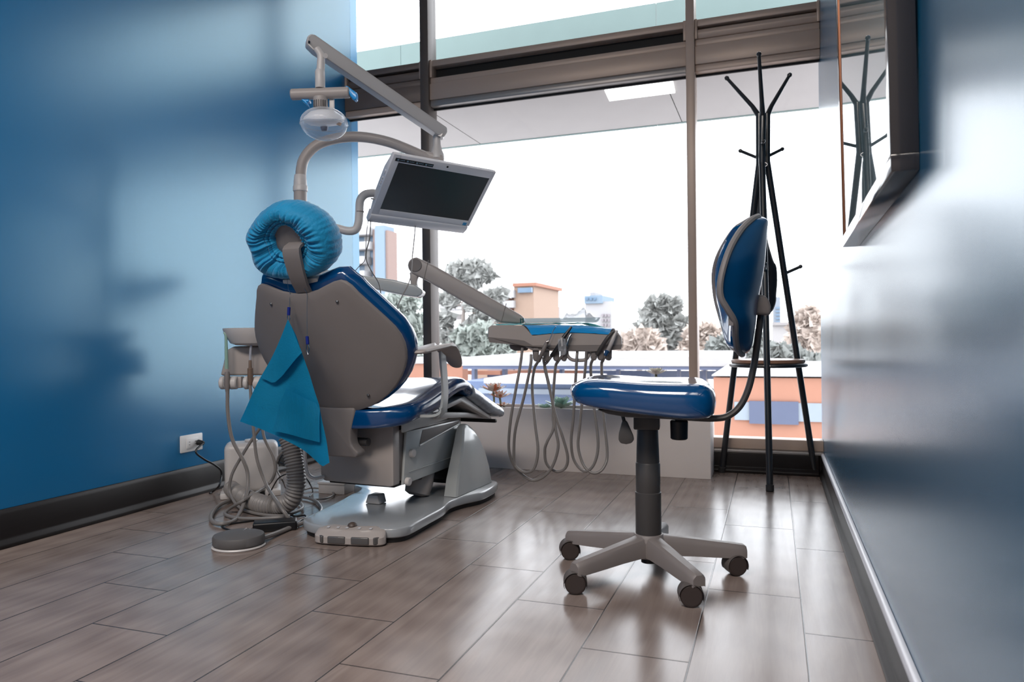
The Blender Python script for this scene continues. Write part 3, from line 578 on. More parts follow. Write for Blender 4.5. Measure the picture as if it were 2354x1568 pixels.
# clear sleeve over the foot end
SPF = [(dx - .004, h * 1.06) for dx, h in SP]
sl = MB(CH); o = seat_outline(.56, .945, .257, .01, .06, .955)
seat_rings(o, SPF, sl)
for v in sl.bm.verts:
    v.co += V((0, 0, 1)) * .0035 * noise.noise(V((v.co.x * 9, v.co.y * 60, v.co.z * 40))) + V((.004, 0, 0)) * noise.noise(V((v.co.y * 70, v.co.z * 50, 3)))
foot = sl.build('foot_sleeve', FOIL, None, 70); tag(foot, 'crinkled silvery plastic sleeve over the foot end of the blue chair', 'plastic sleeve')
# ================================================================== bib and its chain
yb = -.215
bibp = lambda u, v, d=0.: CH.Y(u, v, yb + d)
def bibz(p):  # gentle folds
    return .006 * math.sin(p.x * 26 + p.z * 7) + .008 * noise.noise(V((p.x * 9, p.z * 9, 1)))
LE = [(663, 737), (630, 808), (601, 868), (572, 928), (550, 969)]
RE = [(664, 737), (684, 775), (703, 822), (737, 930), (748, 985), (763, 1058)]
def edge(E, t):
    L = [0]
    for a, b in zip(E, E[1:]): L.append(L[-1] + math.dist(a, b))
    d = t * L[-1]
    for i in range(len(E) - 1):
        if d <= L[i + 1] + 1e-9: q = (d - L[i]) / (L[i + 1] - L[i]); return E[i][0] + (E[i + 1][0] - E[i][0]) * q, E[i][1] + (E[i + 1][1] - E[i][1]) * q
def sheet(LE, RE, BT, d, nu=26, nv=34, cr=lambda s, t: 0):
    """ruled between a left and a right edge, bottom edge dipping to BT"""
    def f(s, t):
        a, b = edge(LE, t), edge(RE, t); u, v = a[0] + (b[0] - a[0]) * s, a[1] + (b[1] - a[1]) * s
        if BT: bu = edge(BT, s); v += (bu[1] - (LE[-1][1] + (RE[-1][1] - LE[-1][1]) * s)) * t ** 6
        p = bibp(u, v, d); p.y += bibz(p) + cr(s, t); return p
    return MB(CH).grid(f, nu, nv)
BTM = [(550, 969), (590, 981), (636, 1002), (700, 1040), (745, 1072), (763, 1062)]
bib = thing('patient_bib', 'turquoise folded paper bib clipped below the headrest, hanging behind the chair', 'paper bib', CH.w((-.05, yb, .27)))
sheet(LE, RE, BTM, 0, cr=lambda s, t: .010 * abs(math.sin(3.1 * s)) * t - .012 * max(0, s - .72) * t).thick(.0008).build('paper_sheet', BIB, bib, 60)
sheet([(663, 735), (632, 802), (601, 868)], [(664, 735), (684, 775), (703, 810)], [(601, 868), (632, 882), (652, 866), (680, 838), (703, 810)], -.012, 14, 16, lambda s, t: -.010 * t * s).thick(.0008).build('folded_flap', BIB, bib, 60)
sheet([(655, 893), (640, 930), (628, 990)], [(728, 925), (738, 940), (739, 1016)], None, -.010, 14, 16, lambda s, t: -.004 * t).thick(.0008).build('ribbed_panel', BIBR, bib, 60)
clipc = mat('bib_clip_blue', (16, 34, 120), .35); chm = thing('bib_chain', 'fine beaded chain with two blue clips hanging from the headrest post', 'bib chain', CH.w((0, -.2, .64)))
def chain_pts(A, n):
    P = smooth_path(A, 12); L = [0]
    for a, b in zip(P, P[1:]): L.append(L[-1] + (b - a).length)
    out = []; i = 0
    for k in range(n):
        d = L[-1] * k / (n - 1)
        while i < len(L) - 2 and L[i + 1] < d: i += 1
        out.append(P[i].lerp(P[i + 1], (d - L[i]) / max(1e-9, L[i + 1] - L[i])))
    return out
c1 = [CH.Y(666, 706, yb + .003), CH.Y(666, 690, yb + .012), CH.Y(667, 674, yb + .006), BR(-.034, .485, -.012, 0), BR(-.037, .52, .006, 0), BR(-.02, .525, .014, 0)]
c2 = [BR(.02, .525, .014, 0), BR(.037, .51, .004, 0), BR(.034, .485, -.014, 0), CH.Y(706, 676, yb + .006), CH.Y(706, 700, yb - .002), CH.Y(706, 735, yb - .004), CH.Y(706.5, 773, yb - .004)]
for c in (c1, c2):
    m = MB(CH)
    for p in chain_pts(c, int(sum((b - a).length for a, b in zip(c, c[1:])) / .0034)): m.lathe([(.0002, -.0013), (.0011, -.0008), (.0013, 0), (.0011, .0008), (.0002, .0013)], p, (0, 0, 1), 6)
    m.build('bead_chain', CHROME, chm)
for (u, v), dy in (((664.5, 706), .003), ((706, 773), -.004)):
    a = CH.Y(u, v, yb + dy); b = CH.Y(u - (1 if u < 700 else -1.5), v + 19, yb + dy)
    k = MB(CH).cyl(a, b, .0054, n=12, bev=.001).build('clip_grip', clipc, chm)
    c = CH.Y(u + (0 if u < 700 else 2.5), v + 33 + 9 * (u > 700), yb + dy)
    m = MB(CH)
    for q in (-.004, .003): m.tube([b + V((q, 0, 0)), (b + c) / 2 + V((q * 1.5, 0, 0)), c + V((q * .4, 0, 0))], .0014, 6)
    m.build('clip_jaw', CHROME, chm)
# ================================================================== stool
ST = Fr((-.34, 2.085, 0), math.radians(187))
stool = thing('dentist_stool', 'blue vinyl dentist stool with low curved backrest on a grey five-spoke caster base', 'stool', (-.34, 2.085, 0))
SW = Fr((-.34, 2.085, 0), 0)
m = MB(SW)
m.lathe([(.030, .052), (.044, .054), (.050, .075), (.047, .105), (.040, .118), (.030, .120)], (0, 0, 0), n=30)
m.build('hub', STOOLG, stool)
MB(SW).cyl((0, 0, .036), (0, 0, .056), .022, n=20).build('hub_plug', DARK, stool)
cast_dir = {0: 15, 1: 25, 2: 20, 3: 20, 4: 35}
for k in range(5):
    a = math.radians(18 + 72 * k); d = V((math.cos(a), math.sin(a), 0)); e = V((-d.y, d.x, 0)); secs = []
    for r, w, zt, zb_ in ((.02, .030, .118, .058), (.06, .027, .112, .060), (.12, .0245, .105, .058), (.18, .0225, .097, .054), (.235, .021, .090, .051), (.268, .020, .085, .050), (.274, .017, .081, .052)):
        secs.append([d * r + e * x + V((0, 0, z)) for x, z in ((-w, zb_), (-w, zb_ + (zt - zb_) * .65), (-w * .78, zt - .005), (-w * .45, zt), (w * .45, zt), (w * .78, zt - .005), (w, zb_ + (zt - zb_) * .65), (w, zb_), (w * .8, zb_ + .002), (-w * .8, zb_ + .002))])
    MB(SW).rings(secs).build('spoke', STOOLG, stool, 30)
    p = d * .255; ca = math.radians(-62 - 4 * k); ax = V((math.cos(ca), math.sin(ca), 0)); lat = V((-ax.y, ax.x, 0)); c = p + lat * (-.012) + V((0, 0, .029))
    m = MB(SW); W = .024; N = 20; R_ = []
    for off, rr in ((-W, .022), (-W, .030), (-W + .003, .0315), (W - .003, .0315), (W, .030)):
        R_.append([c + ax * off + (lat * math.cos(t) + V((0, 0, 1)) * math.sin(t)) * rr for t in [math.radians(-22 + 224 * j / N) for j in range(N + 1)]])
    m.rings(R_, closed=False); m.thick(.002); ho = m.build('caster', STOOLG, stool, 40)
    m = MB(SW); m.cyl(c - ax * .021, c + ax * .0215, .0285, n=28, bev=.003); m.cyl(c + ax * .021, c + ax * .0225, .0235, n=28); m.build('caster_wheel', mat('wheel_nylon', (62, 54, 52), .35), ho)
    MB(SW).cyl(p + V((0, 0, .045)), p + V((0, 0, .062)), .009, n=14).build('caster_stem', DKMET, ho)
m = MB(SW); m.lathe([(.0355, .116), (.0365, .118), (.0365, .236), (.034, .238)], (0, 0, 0), n=32); m.build('column_sleeve', DGREY, stool)
m = MB(SW); m.lathe([(.0335, .23), (.0345, .232), (.0345, .318), (.0325, .321)], (0, 0, 0), n=32); m.build('column_sleeve', DGREY, stool)
m = MB(SW); m.lathe([(.0315, .31), (.0325, .32), (.0300, .418), (.027, .424)], (0, 0, 0), n=32); m.build('column_sleeve', DGREY, stool)
m = MB(ST); m.box((-.035, -.045, .418), (.037, .045, .470), .004); m.build('mechanism', DGREY, stool)
m = MB(ST); m.prism([(.13, -.13, .482), (.10, -.13, .470), (.05, -.13, .462), (-.12, -.13, .456), (-.155, -.13, .462), (-.16, -.13, .478)], (0, .26, 0), .004); m.build('seat_pan', DGREY, stool)
# seat: rounded trapezoid
so = []
def rr_outline(pts, k=6): return [(p.x, p.y) for p in smooth_path([(x, y, 0) for x, y in pts], k, True)]
SO = rr_outline([(.215, 0), (.208, .07), (.185, .125), (.13, .160), (.05, .180), (-.05, .195), (-.13, .198), (-.168, .178), (-.182, .12), (-.184, 0), (-.182, -.12), (-.168, -.178), (-.13, -.198), (-.05, -.195), (.05, -.18), (.13, -.16), (.185, -.125), (.208, -.07)])
def stf(x, y, h):
    zt = sinterp(x, ((-.19, .558), (-.10, .557), (0, .559), (.10, .566), (.16, .567), (.22, .556))); zb = sinterp(x, ((-.19, .468), (-.10, .466), (0, .474), (.10, .484), (.16, .492), (.22, .506)))
    r = min(1, (abs(y) / .19)); return V((x, y, (zt + zb) / 2 + h * (zt - zb) / 2 - .005 * (h > .7) * (1 - r * r)))
MB(ST).pillow(SO, [(.02, 0, -1), (.6, 0, -1), (.9, 0, -1), (1, -.010, -.97), (1, -.003, -.8), (1, 0, -.45), (1, .002, 0), (1, 0, .25), (1, -.004, .52), (1, -.012, .76), (1, -.024, .91), (1, -.040, .985), (.75, 0, 1), (.5, 0, 1), (.02, 0, 1)], stf).build('seat', VINYL2, stool, 60)
# backrest, read as centre line, near edge and far edge at each height
vs = [499, 506, 515, 540, 577, 616, 659, 690, 715, 742, 770, 795, 808, 814]
uc = [1752, 1752, 1752, 1750, 1748, 1745, 1738, 1732, 1728, 1725, 1721, 1718, 1715, 1712]
un = [(495, 1750), (500, 1738), (509, 1721), (538, 1695), (577, 1675), (616, 1662), (659, 1654), (688, 1658), (715, 1675), (742, 1690), (790, 1691), (812, 1700), (818, 1711)]
uf = [(500, 1735), (508, 1719), (531, 1685), (560, 1667), (589, 1651), (635, 1641), (684, 1645), (742, 1661), (790, 1678), (802, 1691), (815, 1708)]
ws = [.012, .05, .085, .125, .158, .182, .192, .19, .182, .165, .135, .095, .055, .012]
rows = []
for v, u, wd in zip(vs, uc, ws):
    c = ST.Y(u, v, 0); row = {}
    for sgn, tab in ((1, un), (-1, uf)):
        x = c.x + .04
        for _ in range(4):
            vv = proj(ST.w((x, sgn * wd, c.z)))[1]; uu = interp(vv, tab); x = ST.Y(uu, vv, sgn * wd).x
        row[sgn] = x
    rows.append((c.x, c.z, wd, row[1], row[-1]))
def brow(r, t):
    x0, z, wd, xn, xf = r; b = (xn - xf) / 2; a = (xn + xf) / 2 - x0; return x0 + b * t + a * (t * t * .65 + t ** 4 * .35), wd * t, z
NT = 20
def back_surface(front):
    m = MB(ST); R_ = []
    for i, r in enumerate(rows):
        line = []
        for j in range(NT + 1):
            t = -1 + 2 * j / NT; x, y, z = brow(r, t)
            e = (1 - abs(t) ** 6) ** .5 * min(1, (i + .0) / 2.2, (len(rows) - 1 - i) / 2.2) ** .5
            x += (.034 * e if front else -.012 * e); line.append(V((x, y, z)))
        R_.append(line)
    # denser rows by smooth interpolation
    D = []
    cols = [smooth_path([R_[i][j] for i in range(len(R_))], 3) for j in range(NT + 1)]
    return m.rings([[cols[j][i] for j in range(NT + 1)] for i in range(len(cols[0]))], closed=False)
br_ = back_surface(False).build('back_shell', mat('stool_back_vinyl', (0, 62, 106), .3, spec=.5, coat=.3, coat_r=.15, var=.03), stool, 70)
back_surface(True).build('back_cushion', VINYL2, stool, 70)
loop = [V(brow(r, 1)) for r in rows] + [V(brow(r, -1)) for r in rows[::-1]]
MB(ST).tube(loop, .0085, 8, 3, closed=True).build('piping', PIPING, stool)
tg = ST.Y(1680, 738, .17); MB(ST).box((tg.x - .006, tg.y - .002, tg.z - .012), (tg.x + .006, tg.y + .002, tg.z + .012)).build('fabric_tab', PIPING, stool)
# back support
pb = [ST.Y(u, v, 0) for u, v in ((1560, 958), (1600, 961), (1640, 962), (1672, 957), (1700, 935), (1720, 895), (1733, 840), (1742, 780), (1750, 715))]
MB(ST).tube(pb, .0125, 12, 6, flat=(1.0, .75)).build('back_support', DGREY, stool)
pv = [ST.Y(u, v, -.035) for u, v in ((1721, 724), (1719, 700), (1728, 681), (1748, 680), (1760, 688), (1766, 706), (1766, 727))]
MB(ST).prism(pv, (0, .07, 0), .010, 3).build('back_pivot', STOOLG, stool)
a = ST.Y(1561, 966, .03); b = ST.Y(1561, 1010, .03); MB(ST).cyl(b, a, .0235, .0245, 24, .003).build('tension_knob', DARK, stool)
MB(ST).cyl(a, a + V((0, 0, .012)), .012, n=12).build('knob_stem', DKMET, stool)
l0, l1 = ST.Y(1428, 940, .10), ST.Y(1435, 970, .10); MB(ST).tube([V((.05, .05, .468)), l0 + V((-.01, 0, .002)), l0, l1], .005, 8).build('lever_rod', DKMET, stool)
pdl = [ST.Y(u, v, .10) for u, v in ((1430, 967), (1437, 965), (1442, 968), (1456, 1000), (1458, 1010), (1452, 1018), (1440, 1020.5), (1427, 1018), (1422, 1010), (1423, 995))]
MB(ST).prism([p for p in pdl], (0, .012, 0), .004).build('lever_paddle', DGREY, stool)
# ================================================================== coat stand
RC = V((-.03, 3.605, 0)); rack = thing('coat_stand', 'black metal coat stand on three legs with a round wooden shelf', 'coat stand', RC)
feet = [W0.Z(1659, 1086, 0), W0.Z(1770, 1130, 0), W0.Z(1874, 1094, 0)]
zw = W0.Y(1750, 372, 3.6).z; zk = W0.Y(1750, 262, 3.6).z
waist = [W0.Y(1745.5, 372, 3.62), W0.Y(1752, 372, 3.585), W0.Y(1763, 368, 3.62)]
tops = [W0.Y(1745, 262, 3.62), W0.Y(1753, 262, 3.585), W0.Y(1763, 262, 3.62)]
tips = [W0.Y(1671, 180, 3.68), W0.Y(1744.5, 125, 3.42), W0.Y(1815, 173, 3.68)]
for f, w_, t_, tp in zip(feet, waist, tops, tips):
    m = MB(); m.tube([f, w_], .0145, 12, raw=True)
    m.tube([w_ - V((0, 0, .02)), w_ + V((0, 0, .03)), t_ - V((0, 0, .03)), t_], .0155, 12)
    lg = m.build('leg', DKMET, rack)
    MB().cyl(f, f + (w_ - f).normalized() * .03, .0175, n=16, bev=.003).build('foot_cap', RUBBER, lg)
    m = MB(); m.tube([t_ - V((0, 0, .012)), t_ + (tp - t_) * .2, tp], lambda s: .0135 - .006 * s, 12, raw=True); hk = m.build('hook_arm', DKMET, rack)
    MB().lathe([(.001, -.012), (.008, -.009), (.0115, 0), (.008, .009), (.001, .012)], tp, tp - t_, 14).build('hook_ball', DKMET, hk)
def peg(a, b):
    o = MB().tube([a, b], .0075, 10, raw=True).build('peg', DKMET, rack); MB().lathe([(.001, -.010), (.0075, -.007), (.0098, 0), (.0075, .007), (.001, .010)], b, b - a, 12).build('peg_ball', DKMET, o)
peg(W0.Y(1744, 364, 3.62), W0.Y(1702, 347, 3.66)); peg(W0.Y(1768, 358, 3.62), W0.Y(1798, 343, 3.66)); peg(W0.Y(1752, 330, 3.585), W0.Y(1754.5, 325, 3.50))
legx = lambda f, w_, z: f + (w_ - f) * ((z - f.z) / (w_.z - f.z))
z1 = W0.Y(1812, 630, 3.7).z
peg(legx(feet[2], waist[2], z1), W0.Y(1840, 613, 3.70)); pq = legx(feet[1], waist[1], W0.Y(1762, 622, 3.45).z); peg(pq, pq + V((0, -.07, .03))); peg(legx(feet[0], waist[0], z1), legx(feet[0], waist[0], z1) + V((-.075, .03, .045)))
zsf = W0.Y(1765, 829, 3.6).z; sc_ = W0.Y(1765, 829, 3.60)
MB().cyl((sc_.x, 3.60, zsf - .010), (sc_.x, 3.60, zsf + .006), .163, n=48, bev=.003).build('shelf', WOODR, rack)
MB().tube([(sc_.x + .166 * math.cos(t), 3.60 + .166 * math.sin(t), zsf - .02) for t in [2 * pi * i / 40 for i in range(40)]], .0085, 10, 1, True).build('shelf_ring', DKMET, rack)
# bag hanging on the stand
bag = thing('cloth_bag', 'dark cloth bag hanging on the coat stand behind its front leg', 'bag', (W0.Y(1762, 720, 3.62)))
BG = [(1762, 545), (1768, 566), (1778, 599), (1785, 613), (1787, 645), (1785, 675), (1783, 698), (1772, 719), (1755, 716), (1738, 690), (1728, 640), (1724, 600), (1732, 570), (1748, 545)]
bp = [W0.Y(u, v, 3.66) for u, v in BG]; bo = [(p.x, p.z) for p in bp]; bo = [(p.x, p.y) for p in smooth_path([(x, z, 0) for x, z in bo], 4, True)]
MB().pillow(bo, [(.02, 0, -.05), (.5, 0, -.048), (.8, 0, -.04), (.95, 0, -.022), (1, 0, 0), (.95, 0, .022), (.7, 0, .04), (.02, 0, .045)], lambda x, z, h: V((x, 3.66 + h, z))).build('bag_body', BAGM, bag, 60)
SP_ = [(1751, 392), (1757, 392), (1761, 440), (1764, 500), (1764, 552), (1738, 560), (1728, 520), (1735, 470), (1744, 425)]
MB().prism([W0.Y(u, v, 3.642) for u, v in SP_], (0, .014, 0), .003).build('strap', mat('bag_strap', (62, 68, 76), .7), bag)
cq = W0.Y(1757, 381, 3.60); MB().tube([cq + V((.012 * math.cos(t) * 1.1, -.022, .009 * math.sin(t))) for t in [2 * pi * i / 12 for i in range(12)]], .0025, 6, 2, True).build('buckle', CHROME, bag)
# ================================================================== picture on the right wall
PX0, PX1, PY0, PY1 = .183, XR, 1.327, 2.211
pz = W0.X(2048, 395, PX0).z; pz2 = W0.X(1937, 568, PX0).z; PH = 1.02
pic = thing('picture_frame', 'dark deep picture frame with glass hanging on the right blue wall', 'picture frame', (PX1, 1.77, pz))
lean = -.016
def pf(x, y, z):  # frame coordinates: depth, along the wall, up
    zb = pz + (pz2 - pz) * (y - PY0) / (PY1 - PY0); return V((x + lean * z * 1.0, y, zb + z))
def rail(y0, y1, z0, z1, nm='frame_rail'):
    MB().prism([pf(PX0, y0, z0), pf(PX0, y1, z0), pf(PX0, y1, z1), pf(PX0, y0, z1)], (PX1 - PX0 + .0, 0, 0), .0015).build(nm, FRAMEM, pic)
fw_ = .028
rail(PY0, PY1, 0, fw_); rail(PY0, PY1, PH - fw_, PH); rail(PY0, PY0 + fw_, fw_, PH - fw_); rail(PY1 - fw_, PY1, fw_, PH - fw_)
MB().tube([pf(PX0 + .003, y, z) for y, z in ((PY0 + fw_, fw_), (PY1 - fw_, fw_), (PY1 - fw_, PH - fw_), (PY0 + fw_, PH - fw_))], .0028, 6, 1, True, True).build('copper_bead', COPPER, pic)
ARTM = mat('picture_print', (150, 176, 180), .5, var=.35, vscale=3)
MB().prism([pf(PX0 + .008, y, z) for y, z in ((PY0 + fw_, fw_), (PY1 - fw_, fw_), (PY1 - fw_, PH - fw_), (PY0 + fw_, PH - fw_))], (.006, 0, 0)).build('print', ARTM, pic)
GLZ = mat('picture_glass', (150, 176, 180), .02, spec=.8, coat=1., coat_r=.01, trans=.0, var=.3, vscale=3)
MB().prism([pf(PX0 + .004, y, z) for y, z in ((PY0 + fw_ - .001, fw_), (PY1 - fw_, fw_), (PY1 - fw_, PH - fw_), (PY0 + fw_ - .001, PH - fw_))], (.003, 0, 0)).build('glass', GLZ, pic)
# ================================================================== wall outlet and plug
oc = W0.X(438, 1018, XL); out = thing('wall_outlet', 'white rounded wall outlet with black plug low on the left blue wall', 'outlet', (XL, oc.y, oc.z - .037))
MB().box((XL, oc.y - .064, oc.z - .0375), (XL + .009, oc.y + .064, oc.z + .0375), .004).build('cover_plate', WHITE, out)
MB().box((XL + .0085, oc.y - .034, oc.z - .022), (XL + .012, oc.y + .034, oc.z + .022), .001).build('socket_module', WHITE, out)
m = MB()
for y in (-.018, .018):
    for dz_ in (-.006, .006): m.box((XL + .0115, oc.y + y - .004, oc.z + dz_ - .001), (XL + .0125, oc.y + y + .004, oc.z + dz_ + .001))
m.build('socket_slots', DARK, out)
pw = thing('extension_lead', 'black power cord plugged into the wall outlet running down to the floor', 'cord', W0.Z(480, 1140, .01))
c0 = V((XL + .012, oc.y + .030, oc.z - .002))
MB().cyl(c0, c0 + V((.032, 0, -.002)), .013, .010, 14, .003).build('plug', DARK, pw)
cords = [c0 + V((.03, 0, -.002)), W0.X(450, 1038, XL + .05), W0.X(468, 1055, XL + .06), W0.X(492, 1068, XL + .07), W0.X(508, 1082, XL + .08), W0.X(508, 1100, XL + .085), W0.Z(503, 1118, .05), W0.Z(490, 1130, .008), W0.Z(482, 1134, .006)]
MB().tube(cords, .0042, 8).build('cable', DARK, pw)
# ================================================================== spittoon unit, left of the chair
YC = 3.0; cu = lambda u, v, y=YC: CF.Y(u, v, y)
cus = thing('spittoon_unit', 'grey spittoon unit with suction handpieces left of the dental chair', 'spittoon', CF.w(cu(580, 890)))
bc = cu(590, 755); r_ = bc.x - cu(517, 755).x; zb_ = cu(590, 793).z
def bowl(n0): return MB(CF).lathe([(.02, zb_ - .005), (r_ * .62, zb_), (r_ * .78, zb_ + .008), (r_ * .93, bc.z - .03), (r_, bc.z - .006), (r_ + .001, bc.z), (r_ - .006, bc.z + .001), (r_ * .9, bc.z - .02), (r_ * .6, zb_ + .02), (.02, zb_ + .016)], (bc.x, YC, 0), n=40)
bowl(0).build('bowl', PALE, cus)
body = [cu(u, v) for u, v in ((542, 796), (640, 796), (640, 862), (512, 863), (519, 835), (524, 806))]
MB(CF).prism([V((p.x, YC - .03, p.z)) for p in body], (0, .16, 0), .010, 3).build('body', GREY, cus)
MB(CF).prism([cu(u, v, YC + .02) for u, v in ((600, 862), (700, 862), (700, 905), (600, 900))], (0, .10, 0), .012).build('support_arm', GREY, cus)
a1, a2 = CF.w(cu(690, 880, YC + .07)), CH.w((-.12, .30, .30)); MB().tube([a1 - V((.02, 0, 0)), (a1 + a2) / 2 + V((-.03, 0, .01)), a2], .035, 14).build('mounting_arm', GREY, cus)
for (u, v), sm in (((523, 880), 1), (575, 880) and ((578, 880), 1)):
    for du, w_ in ((-10, 7), (12, 9)):
        p, q = cu(u + du, v - 15, YC - .05), cu(u + du, v + 15, YC - .05); cx, cz, rr = p.x, (p.z + q.z) / 2, (p.z - q.z) / 2
        MB(CF).cyl((cx - .011 if du < 0 else cx - .012, YC - .05, cz), (cx + .008 if du < 0 else cx + .02, YC - .05, cz), rr, n=22, bev=.004).build('handpiece_holder', PALE, cus)
    p, q = cu(u + 14, v - 14, YC - .04), cu(u + 34, v + 12, YC - .04); MB(CF).box((p.x, YC - .05, q.z), (q.x, YC - .01, p.z), .006).build('holder_block', GREY, cus)
SUC = mat('suction_green', (170, 206, 190), .3, trans=.4)
def hpiece(name, label, cat, root, parts, group=None):
    t = thing(name, label, cat, root, group)
    return t
yh = YC - .075
t = thing('suction_tip', 'pale green bent suction tip in the outer holder of the spittoon unit', 'suction tip', CF.w(cu(524, 905, yh)))
MB(CF).tube([cu(515, 764, yh), cu(519, 773, yh), cu(520, 800, yh), cu(521, 848, yh)], lambda s: .004 + .0035 * s, 10).build('tip_tube', SUC, t)
MB(CF).lathe([(.0085, 0), (.0095, .004), (.011, .012), (.0115, .055), (.008, .075), (.0065, .085)], cu(522, 855, yh) - V((0, 0, 0)), (0, 0, -1), 16).build('valve_body', GREYD, t)
hs1 = [cu(523, 898, yh), cu(524, 950, yh), cu(534, 1010, yh), cu(560, 1060, yh), cu(570, 1095, yh), cu(566, 1140, yh - .05)]
fl = lambda u, v, z=.012: CF.l(W0.Z(u, v, z))
hs1 += [fl(545, 1190, .012), fl(515, 1204, .012), fl(490, 1200, .012), fl(485, 1186, .012), fl(500, 1165, .012), fl(530, 1150, .012), fl(555, 1146, .016)]
MB(CF).tube(hs1, .0075, 10).build('hose', HOSE, t)
t = thing('saliva_ejector', 'clear curved saliva ejector in the inner holder beside the paper bib', 'saliva ejector', CF.w(cu(575, 905, yh)))
MB(CF).tube([cu(584, 773, yh), cu(579, 785, yh), cu(576, 805, yh), cu(575, 830, yh)], .0045, 10).build('ejector_tube', mat('ejector_clear', (190, 194, 206), .25, trans=.3), t)
MB(CF).lathe([(.0048, 0), (.006, .002), (.0065, .03), (.011, .034), (.0115, .08), (.007, .10)], cu(575, 828, yh), (0, 0, -1), 14).build('valve_body', mat('ejector_brown', (110, 92, 80), .5), t)
MB(CF).tube([cu(575, 885, yh), cu(578, 930, yh), cu(584, 1000, yh), cu(592, 1060, yh), cu(615, 1120, yh - .02), cu(645, 1165, yh - .25), fl(668, 1198, .02)], .0065, 10).build('hose', HOSE, t)
t = thing('suction_hose', 'grey hose looping down behind the bib and coiled on the floor tiles', 'hose', CF.w(fl(590, 1190)))
MB(CF).tube([cu(640, 930, YC - .02), cu(592, 992, YC), cu(555, 1050, YC), cu(532, 1095, YC), fl(530, 1136, .05), fl(560, 1172, .012), fl(640, 1186, .012), fl(690, 1172, .012), fl(694, 1160, .012), fl(680, 1150, .012)], .0062, 10).build('hose', HOSE, t)
t = thing('water_hose', 'grey hose crossing in front of the white suction tank', 'hose', CF.w(fl(600, 1180)))
MB(CF).tube([cu(602, 960, YC + .02), cu(607, 1005, YC), cu(628, 1050, YC), cu(632, 1085, YC), cu(615, 1115, YC), fl(560, 1150, .06), fl(525, 1172, .012), fl(520, 1184, .012), fl(560, 1192, .012), fl(640, 1190, .02), fl(664, 1186, .012)], .0062, 10).build('hose', HOSE, t)
# suction tank
TB = Fr(W0.Z(577, 1142, 0), math.radians(38)); 
tank = thing('suction_tank', 'white boxy suction tank standing on the floor against the left wall', 'tank', TB.o)
def tz(u, v, y=0): return TB.Y(u, v, y)
tp = tz(577, 1019); wl_, wr_ = tz(515, 1080).x, tz(640, 1080).x
MB(TB).box((wl_, .0, .012), (wr_, .13, tp.z), .028, 4).build('tank_body', PALE, tank)
for x in (wl_ - .005, wr_ - .045): MB(TB).box((x - .012, -.03, 0), (x + .055, .12, .028), .008).build('tank_foot', PALE, tank)
MB(TB).cyl((wl_ + .11, .06, tp.z), (wl_ + .11, .06, tp.z + .010), .028, n=24, bev=.003).build('filler_cap', PALE, tank)
for u, v in ((530, 1122), (603, 1135)):
    p = tz(u, v, -.005); MB(TB).cyl((p.x, -.02, p.z), (p.x, .02, p.z), .022 if u < 560 else .012, n=20).build('port', DARK, tank)
# corrugated hose
cz = W0.Z(655, 1170, .036); CY = CF.l(cz).y
pts = [CF.Y(662, 1005, CY + .02), CF.Y(672, 1040, CY + .01), CF.Y(680, 1085, CY), CF.Y(680, 1120, CY - .005), CF.Y(668, 1150, CY), CF.l(W0.Z(640, 1163, .040)), CF.l(W0.Z(605, 1160, .04)), CF.l(W0.Z(570, 1147, .04)), CF.l(W0.Z(545, 1133, .045)), TB.I @ V((0, 0, 0)) * 0 + CF.l(TB.w(tz(531, 1122, -.012)))]
PS = smooth_path(pts, 24); L = 0; Ls = [0]
for a, b in zip(PS, PS[1:]): L += (b - a).length; Ls.append(L)
even = []; n_ = int(L / .0022); i = 0
for k in range(n_ + 1):
    d = L * k / n_
    while i < len(Ls) - 2 and Ls[i + 1] < d: i += 1
    even.append(PS[i].lerp(PS[i + 1], (d - Ls[i]) / (Ls[i + 1] - Ls[i])))
ch = MB(CF).tube(even, lambda s: (.0345 - .010 * max(0, s - .6)) + .0028 * math.sin(s * n_ * 2 * pi / 5.2), 22, raw=True).build('corrugated_hose', mat('corrugated_grey', (132, 128, 126), .42), None, 60)
tag(ch, 'thick grey corrugated hose curving from behind the chair into the white tank', 'hose')
# small things on the floor
jb = thing('junction_box', 'small pale connection box on the floor under the chair housing', 'box', W0.Z(770, 1132, 0))
JB = Fr(W0.Z(757, 1136, 0), .05); MB(JB).box((-.055, 0, 0), (.075, .11, .045), .004).build('box', PALE, jb); MB(JB).box((-.058, -.004, .041), (.078, .114, .052), .003).build('lid', PALE, jb)
pc = W0.Z(549, 1256, 0); FP = Fr(pc, .35); ped = thing('foot_pedal', 'grey round foot pedal on a pale rim at the front of the floor', 'pedal', pc)
MB(FP).lathe([(.02, 0), (.083, 0), (.086, .004), (.083, .008), (.02, .008)], (0, 0, 0), n=48, sx=1., sy=.92).build('rim', PALE, ped)
MB(FP).lathe([(.02, .010), (.080, .010), (.083, .014), (.083, .034), (.080, .040), (.06, .046), (.03, .050), (.001, .052)], (0, 0, 0), n=48, sx=1., sy=.92).build('pad', mat('pedal_grey', (92, 90, 90), .55, bump=.1), ped)
m = MB(FP)
for i in range(5):
    for j in range(4): m.lathe([(.0028, 0), (.0022, .0012), (.0003, .0016)], (.012 + i * .012, -.002 + j * .013, .0495 - .0028 * i * .9), n=8)
m.build('grip_dots', PALE, ped)
MB().tube([W0.Z(600, 1238, .02), W0.Z(640, 1224, .011), W0.Z(680, 1208, .010), W0.Z(712, 1197, .010)], .008, 10).build('cable', HOSE, ped)
fc = W0.Z(800, 1257, 0); FC = Fr(fc, .16); ctl = thing('foot_control', 'grey foot control bar with rounded keys in front of the chair base plate', 'foot control', fc)
